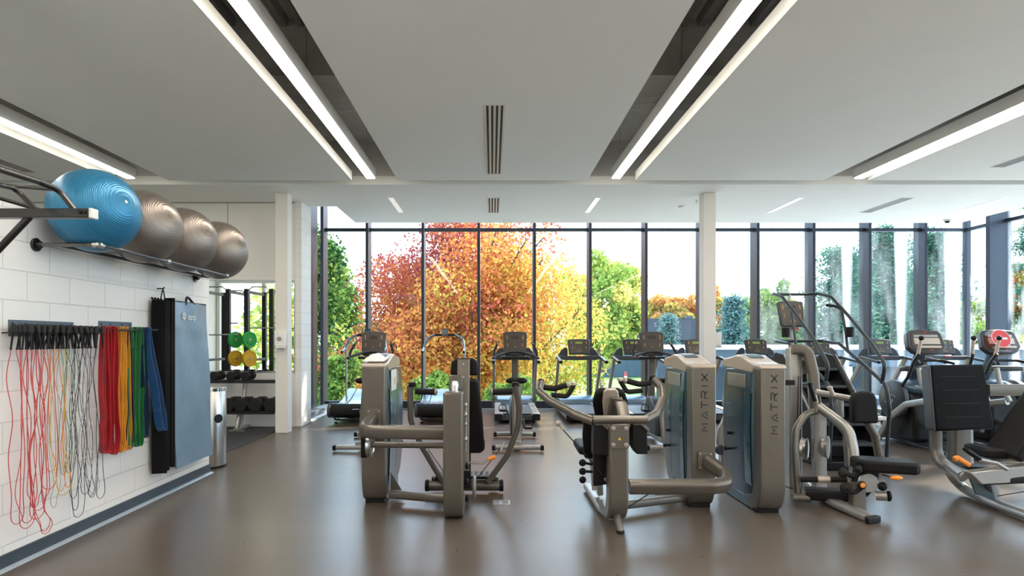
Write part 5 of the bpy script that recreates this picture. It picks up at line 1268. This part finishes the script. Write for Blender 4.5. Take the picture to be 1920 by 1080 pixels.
T.part('top_plate', MB().prism(rrect(.15, .19, .02), (px_, py_-.008, .75), (1,0,0), (0,0,1), (0,.016,0)), M['taupe'], bevel=.003)
b = MB(); [bolt(b, (px_+a*.05, py_-.02, .75+q*.065), r=.017) for a in (-1, 1) for q in (-1, 1)]; T.part('bolts', b, M['steel'])
T.part('warning_sticker', MB().prism([(-.014,-.012), (.014,-.012), (0,.013)][::1], (px_, py_-.017, .735), (1,0,0), (0,0,1), (0,.002,0)), mat('yellow_sticker', (.75,.55,.04), .5))
T.part('pivot_tube', MB().tube([(.80, py_+.05, .875), (1.235, py_+.05, .875)], .033, seg=18), M['taupe'])
for s in (-1, 1):
    x = px_+s*.155 + .02
    cw = [(-.05,.03), (.02,.03), (.075,-.03), (.08,-.24), (-.055,-.24), (-.055,-.10)] if s < 0 else [(-.05,.03), (.01,.03), (.065,-.05), (.068,-.23), (-.02,-.23), (-.062,-.16)]
    T.part('counterweight', MB().prism(cw[::-1], (x, py_+.13, .825), (1,0,0), (0,0,1), (0,.13,0)), M['black'], bevel=.01)
    T.part('counterweight_cover', MB().prism([(-.05,.032), (.02,.032), (.077,-.03), (.077,-.06), (.01,.0), (-.05,.0)][::-1], (x, py_+.125, .828), (1,0,0), (0,0,1), (0,.15,0)), M['taupe'], bevel=.005)
    xe = px_+s*.60
    arm = [(px_+s*.19, py_+.06, .86), (px_+s*.32, py_+.16, .90), (px_+s*.50, py_+.42, .98), (px_+s*.585, py_+.62, 1.05), (px_+s*.575, py_+.70, 1.15)] if s < 0 else \
          [(px_+s*.20, py_+.06, .86), (px_+s*.35, py_+.20, .90), (px_+s*.49, py_+.50, .99), (px_+s*.53, py_+.68, 1.08), (px_+s*.46, py_+.72, 1.16)]
    if s < 0: arm[-1] = V((px_-.56, py_+.72, 1.12))
    T.part('press_arm', MB().tube(arm, .036, fil=.14, seg=16), M['taupe'])
    e = V(arm[-1])
    T.part('arm_cap', MB().ball(e, .037), M['black'])
    T.part('handle', MB().tube([e+V((-s*.02, .0, -.04)), e+V((-s*.12, .0, -.055)), e+V((-s*.25, .0, -.02))], .026, fil=.05), M['rubber'])
    T.part('handle', MB().tube([e+V((-s*.10, -.02, -.11)), e+V((-s*.24, -.02, -.125)), e+V((-s*.30, -.02, -.02))], .022, fil=.05), M['rubber'])
    T.part('handle_collar', MB().disc(e+V((-s*.25, 0, -.02)), (1,0,-s*.3), .03, .03).disc(e+V((-s*.30, -.02, -.01)), (0,0,1), .027, .03), M['cap'])
T.part('arm_cable', MB().tube([(.58, 4.98, .77), (.86, 4.84, .46), (.90, 4.80, .40)], .005, seg=6), M['black'])
T.part('cable_anchor', MB().tube([(.57, 4.98, .80), (.60, 4.97, .745)], .013).ball((.56, 4.98, .80), .025), M['cap'])
vt = V((-.10, -.42, 1)).normalized()
hb = [(-.13,-.14), (.13,-.14), (.155,.0), (.125,.11), (.08,.135), (-.08,.135), (-.125,.11), (-.15,.0)]
T.part('head_pad', pad(hb, (1.015, 5.06, .97), .07, v=vt, d=vt.cross(V((1,0,0)))), M['vinyl'], bevel=.025, bseg=3)
T.part('head_pad_shell', pad([(a*.50, q*.97) for a, q in hb], (1.015, 5.015, .975), .03, v=vt, d=vt.cross(V((1,0,0)))), M['cap'], bevel=.01)
T.part('back_pad', pad([(-.155,-.24), (.155,-.24), (.16,.0), (.14,.21), (-.14,.21), (-.16,.0)], (.965, 5.24, .66), .08, v=vt, d=vt.cross(V((1,0,0)))), M['vinyl'], bevel=.03, bseg=3)
T.part('spine', MB().bar([(1.05, 4.96, 1.02), (1.04, 5.02, .88), (1.02, 5.16, .62), (1.0, 5.26, .35)], .10, .05, fil=.15, r=.012, up=(0,-1,0)), M['taupe'])
T.part('spine_hook', MB().bar([(1.07, 5.0, .98), (1.08, 4.92, .97), (1.08, 4.80, .86), (1.07, 4.74, .80)], .10, .05, fil=.12, r=.012, up=(0,0,1)), M['taupe'])
T.part('seat_pad', MB().prism(rrect(.32, .42, .06), (.95, 5.56, .50), (1,0,0), (0,1,.05), (0,0,.075)), M['vinyl'], bevel=.028, bseg=3)
T.part('seat_stem', MB().bar([(.94, 5.50, .47), (.96, 5.42, .12)], .07, .07), M['silver'])
T.part('adjust_frame', MB().bar([(.93, 5.30, .62), (.93, 5.12, .36), (.96, 5.22, .14)], .055, .05, fil=.08, up=(1,0,0)), M['silver'])
k_ = MB(); [k_.disc((.80+.01*q, 5.20+.06*q, .42-.09*q), (0,1,0), .032, .05, .4, 16) for q in range(3)]; k_.tube([(.80,5.2,.42), (.90,5.22,.40)], .012).tube([(.81,5.26,.33), (.92,5.24,.33)], .012)
T.part('adjust_knobs', k_, M['black'])
T.part('gusset', pad([(-.07,-.17), (.07,-.15), (.07,.17), (-.07,.15)], (.905, 4.86, .47), .05), M['black'], bevel=.01)
b = MB(); [bolt(b, (.935, 4.83, z), r=.016) for z in (.58, .36)]; T.part('bolts', b, M['steel'])
T.part('base_tube', MB().bar([(px_-.02, py_+.20, .06), (px_-.05, py_+.5, .045), (px_-.05, py_+1.25, .045)], .075, .06, fil=.1, r=.02), M['silver'])
T.part('base_cross_tube', MB().tube([(px_-.02, 5.04, .10), (px_+.08, 5.04, .10)], .035), M['silver'])

# ---------------------------------------------------------------- C: right weight machine
loc = V((3.0, 5.5, 0))
T = Thing('weight_machine', 'right seated machine with a flat padded bench and arched tubes beside its tower', 'weight machine', loc, 'weight machines')
XC_, YC_ = 2.30, 5.02
tower(T, XC_, YC_, plain=True)
yq = 5.95
T.part('rear_post', MB().span((P(1481, 0, yq).x, yq, 0), (P(1505, 0, yq).x, yq+.10, 1.43)), M['silver'], bevel=.012)
T.part('main_arch', MB().bar([P(1484, 655, yq), P(1513, 655, yq-.03), P(1524, 700, yq-.06), P(1528, 760, yq-.08), P(1533, 812, yq-.10)], .10, .12, fil=.18, r=.025, up=(0,-1,0)), M['taupe'])
T.part('post_brace', MB().span((P(1500, 0, yq).x, yq+.02, 1.16), (P(1515, 0, yq).x, yq+.06, 1.30)), M['silver'])
T.part('cable', MB().tube([P(1502, 705, yq-.05), P(1500, 840, yq-.05)], .004, seg=6).tube([P(1497, 705, yq-.05), P(1494, 845, yq-.05)], .004, seg=6), M['black'])
T.part('centre_column', MB().bar([P(1535, 770, 5.75), P(1536, 915, 5.75)], .12, .08, r=.015, up=(0,-1,0)), M['silver'])
T.part('left_arched_tube', MB().tube([P(1531, 771, 5.6), P(1510, 776, 5.58), P(1492, 805, 5.55), P(1490, 840, 5.52), P(1496, 930, 5.45)], .032, fil=.16, seg=16), M['taupe'])
T.part('right_arched_tube', MB().tube([P(1535, 762, 5.6), P(1562, 782, 5.5), P(1592, 805, 5.35), P(1600, 845, 5.30), P(1604, 915, 5.24)], .045, fil=.18, seg=16), M['silver'])
T.part('arch_fin', MB().bar([P(1572, 792, 5.45), P(1588, 812, 5.38), P(1592, 875, 5.30)], .05, .10, fil=.1, r=.015, up=(0,-1,0)), M['taupe'])
T.part('pull_handle', MB().tube([P(1530, 772, 5.55), P(1532, 755, 5.5), P(1528, 740, 5.5)], .013, fil=.03), M['cap'])
T.part('handle_grip', MB().tube([P(1528, 752, 5.5), P(1519, 722, 5.5)], .020).disc(P(1519, 720, 5.5), (0,0,1), .024, .03), M['black'])
T.part('cross_handle', MB().tube([P(1528, 735, 5.75), P(1580, 745, 5.7), P(1605, 750, 5.65)], .032, seg=14), M['silver'])
T.part('cross_stem', MB().bar([P(1573, 748, 5.72), P(1574, 782, 5.72)], .07, .05, r=.01, up=(0,-1,0)), M['silver'])
T.part('small_grip', MB().tube([P(1556, 728, 5.65), P(1563, 742, 5.65)], .02).disc(P(1556, 727, 5.65), (0,0,1), .024, .03), M['cap'])
bp_ = [(-.115,-.14), (-.11,.07), (-.085,.125), (-.03,.145), (.03,.145), (.085,.125), (.11,.07), (.125,-.14), (.11,-.155), (-.10,-.155)]
T.part('back_pad', pad(bp_[::-1], P(1618, 762, 5.45)+V((0,0,0)), .09), M['vinyl'], bevel=.03, bseg=3)
T.part('back_pad_arm', MB().tube([P(1625, 790, 5.5), P(1640, 815, 5.5), P(1648, 855, 5.52)], .034, fil=.12), M['taupe'])
T.part('back_pad_hinge', MB().box(P(1648, 784, 5.5), (.09, .08, .04)), M['steel'], bevel=.006)
bench_u = V((1, -.25, -.02)).normalized(); bv = V((.3, 1, .0)).normalized()
bench_c = P(1655, 872, 5.12)
T.part('bench_pad', MB().prism([(-.17,-.13), (.22,-.12), (.26,-.08), (.26,.10), (.22,.14), (-.20,.14), (-.23,.09), (-.22,-.07)], bench_c, bench_u, bv, (0,0,.105)), M['vinyl'], bevel=.028, bseg=3)
T.part('bench_bracket', MB().prism([(-.13,.02), (.10,.02), (.06,-.16), (-.02,-.24), (-.16,-.26), (-.14,-.1)], P(1628, 880, 5.2), (1,0,0), (0,0,1), (0,.06,0)), M['black'], bevel=.02)
T.part('cam_plate', MB().disc(P(1627, 905, 5.12), (0,1,0), .085, .03), M['silver'])
T.part('rocker_arm', MB().tube([P(1584, 886, 5.1), P(1600, 895, 5.1), P(1612, 880, 5.1)], .02, fil=.04).tube([P(1586, 915, 5.08), P(1600, 925, 5.08), P(1618, 912, 5.08)], .02, fil=.04), M['black'])
T.part('roller_pad', MB().disc(P(1581, 887, 5.08), (.3,-1,0), .045, .10, .4, 20).disc(P(1584, 914, 5.06), (.3,-1,0), .045, .10, .4, 20), M['rubber'])
T.part('hub_knob', MB().disc(P(1610, 880, 5.05), (0,1,0), .035, .06, .4).disc(P(1616, 910, 5.04), (0,1,0), .036, .06, .4).disc(P(1655, 912, 5.1), (0,1,0), .04, .06, .4), M['black'])
T.part('amber_bolt', MB().disc(P(1618, 910, 5.0), (0,1,0), .022, .01), M['orange'])
T.part('adjust_rod', MB().tube([P(1655, 890, 5.1), P(1672, 896, 5.0)], .006), M['steel'])
T.part('adjust_grip', MB().ball(P(1681, 896, 4.98), .05, (1.1, .5, .42)), M['orange'], label='orange adjustment grip')
T.part('horizontal_roller', MB().tube([P(1500, 899, 5.4), P(1588, 899, 5.25)], .026, seg=14), M['rubber'])
T.part('roller_collar', MB().tube([P(1533, 899, 5.33), P(1556, 899, 5.3)], .03, seg=14), M['cap'])
T.part('base_tube', MB().tube([P(1485, 933, 5.42), P(1518, 933, 5.4)], .04, seg=16), M['taupe'])
T.part('foot_beam', MB().bar([P(1510, 925, 5.45), P(1592, 928, 5.3)], .16, .10, r=.02), M['black'])
T.part('end_roller', MB().tube([P(1642, 929, 5.15), P(1664, 930, 5.1)], .042, seg=18), M['silver'])
T.part('end_cap', MB().disc(P(1666, 930, 5.09), (1,-.2,0), .046, .02), M['black'])
T.part('front_upright', MB().bar([P(1606, 905, 5.12), P(1608, 962, 5.12)], .115, .08, r=.012, up=(0,-1,0)), M['taupe'])
T.part('floor_skid', MB().bar([onz(1520, 905, .04)*1.0, onz(1566, 943, .045), onz(1633, 972, .03)], .13, .06, fil=.3, r=.025), M['silver'])
e = onz(1633, 973, .03); T.part('skid_end', MB().box(e+V((.005,-.02,.0)), (.15, .035, .058), .35), M['black'], bevel=.012)
for x_, y_, s_ in ((1508, 842, 1), (1548, 838, 0)):
    T.part('pulley', MB().lathe([(0,-.02), (.095,-.02), (.11,-.024), (.098,0), (.11,.024), (.095,.02), (0,.024)], P(x_, y_, 5.75), (.75,-.6,0), 30), M['steel'] if s_ else M['silver'])
T.part('pulley_guard', MB().prism(rrect(.04, .26, .015), P(1490, 842, 5.8), (0,1,0), (0,0,1), (.05,0,0)), M['black'], bevel=.008)
T.part('side_bracket', MB().box(P(1478, 717, 5.9), (.10, .08, .05)), M['black'], bevel=.006)
# kidney-shaped lever cover left of the third tower (belongs to the middle tower's far side)
T = Thing('lever_cover', 'light grey curved lever cover between the two lettered towers', 'machine part', (2.46, 6.35, .25))
ck = P(1356, 815, 6.35)
T.part('cover', MB().prism([(.02,.25), (.06,.24), (.07,-.27), (-.02,-.22), (-.075,-.10), (-.07,.05), (-.02,.14)][::-1], ck, (1,0,0), (0,0,1), (0,.06,0)), M['silver'], bevel=.015)
T.part('hub', MB().disc(P(1350, 843, 6.3), (.3,-1,0), .055, .04), M['charcoal'])
T.part('stand', MB().span((ck.x-.02, 6.34, 0), (ck.x+.05, 6.44, ck.z)), M['silver'], bevel=.01)

# ---------------------------------------------------------------- D: leg press at the right edge
loc = V((4.9, 5.4, 0))
T = Thing('weight_machine', 'leg press at the right edge with a big black foot plate', 'weight machine', loc, 'weight machines')
yp = 5.70
pc = P(1797, 747, yp)
yaw = Matrix.Rotation(.12, 3, 'Z'); u = yaw @ V((1,0,0)); v = (yaw @ V((0,.13,1))).normalized(); w_ = u.cross(v)
T.part('foot_plate', MB().prism([(-.305,-.31), (.33,-.30), (.30,.33), (-.285,.325)], pc, u, v, w_*.06), mat('matte_black_foot_rubber', (.006,.006,.006), .65, 0, noise=.2, spec=.1), bevel=.022, bseg=3, label='broad black foot plate')
rb_ = MB()
for q in (-.18, -.05, .08, .21): rb_.prism(rrect(.40, .010, .004), pc-w_*(-.032) + v*q, u, v, w_*.004)
T.part('plate_ribs', rb_, M['rubber'])
T.part('plate_edge', MB().prism([(-.33,-.29), (-.305,-.31), (-.285,.325), (-.31,.28)], pc-w_*.02, u, v, w_*.10), M['charcoal'], bevel=.01)
T.part('plate_post', MB().bar([P(1754, 805, yp+.1), P(1755, 850, yp+.1), P(1768, 872, yp-.0), P(1815, 890, yp-.35)], .10, .07, fil=.16, r=.02, up=(0,-1,0)), M['taupe'])
T.part('main_post', MB().bar([P(1798, 805, yp+.18), P(1798, 872, yp+.18)], .17, .12, r=.02, up=(0,-1,0)), M['taupe'])
T.part('post_side', MB().bar([P(1812, 800, yp+.25), P(1813, 870, yp+.25)], .06, .12, r=.02, up=(0,-1,0)), M['silver'])
T.part('curved_foot', MB().tube([P(1772, 868, yp+.15), onz(1783, 890, .2), onz(1805, 915, .06), onz(1850, 938, .05), onz(1925, 966, .05), onz(2040, 1005, .05)], .045, fil=.25, seg=16), M['silver'])
T.part('step_plate', MB().prism([(-.14,-.09), (.20,-.09), (.20,.09), (-.10,.09)], P(1800, 874, yp-.1), (1,-.2,0), (0,1,0), (0,0,.03)), M['black'], bevel=.005)
T.part('slide_rail', MB().tube([P(1772, 868, yp), P(1805, 893, yp-.45)], .042, seg=16).disc(P(1806, 894, yp-.47), (.4,-1,-.2), .046, .02), M['silver'])
T.part('seat_pad', MB().prism([(-.22,-.16), (.24,-.18), (.28,.16), (-.16,.18)], P(1872, 846, 5.25), V((1,-.1,.0)), (0,1,0), (0,0,.085)), M['vinyl'], bevel=.025, bseg=3)
bu = V((.62, 0, .9)).normalized()
T.part('back_pad', MB().prism([(-.22,-.17), (.55,-.17), (.58,.17), (-.20,.17)], P(1905, 818, 5.15), bu, (0,1,0), bu.cross(V((0,1,0)))*.10), M['vinyl'], bevel=.03, bseg=3)
T.part('seat_frame', MB().prism([(-.28,.04), (.40,.12), (.55,.12), (.55,-.02), (-.18,-.06)], P(1872, 893, 5.0), (1,0,0), (0,0,1), (0,.10,0)), M['silver'], bevel=.008)
T.part('seat_rail', MB().bar([P(1840, 902, 5.0), P(2000, 895, 4.95)], .07, .06), M['black'])
T.part('side_handle', MB().tube([P(1888, 880, 4.95), P(1868, 868, 4.95), P(1838, 862, 4.95)], .016, fil=.05), M['silver'])
T.part('handle_grip', MB().tube([P(1836, 860, 4.95), P(1812, 844, 4.95)], .022).disc(P(1811, 843.5, 4.95), (1,0,.7), .026, .02), M['black'])
T.part('release_lever', MB().bar([P(1789, 861, 4.95), P(1795, 858, 4.95), P(1817, 872, 4.95)], .035, .04, fil=.02, r=.012), M['orange'], label='orange release lever')
T.part('cross_beam', MB().bar([P(1850, 731, yp+.05), P(2050, 731, yp+.05)], .08, .11, r=.015), M['taupe'])
T.part('beam_post', MB().bar([P(2040, 731, yp+.05), P(2040, 925, yp+.05)], .09, .09, r=.015, up=(0,-1,0)), M['taupe'])
T.part('gusset', MB().prism([(-.10,.12), (.08,.06), (.14,-.14), (-.02,-.10)], P(1833, 905, 5.25), (1,-.1,0), (0,0,1), (0,.02,0)), M['slate'], bevel=.004)
T.part('cable', MB().tube([P(1870, 930, 5.1), P(1960, 915, 5.0)], .004, seg=6), M['black'])
T.part('lower_brace', MB().bar([onz(1868, 935, .05), P(1858, 900, 5.1)], .08, .04, up=(0,-1,0)), M['silver'])
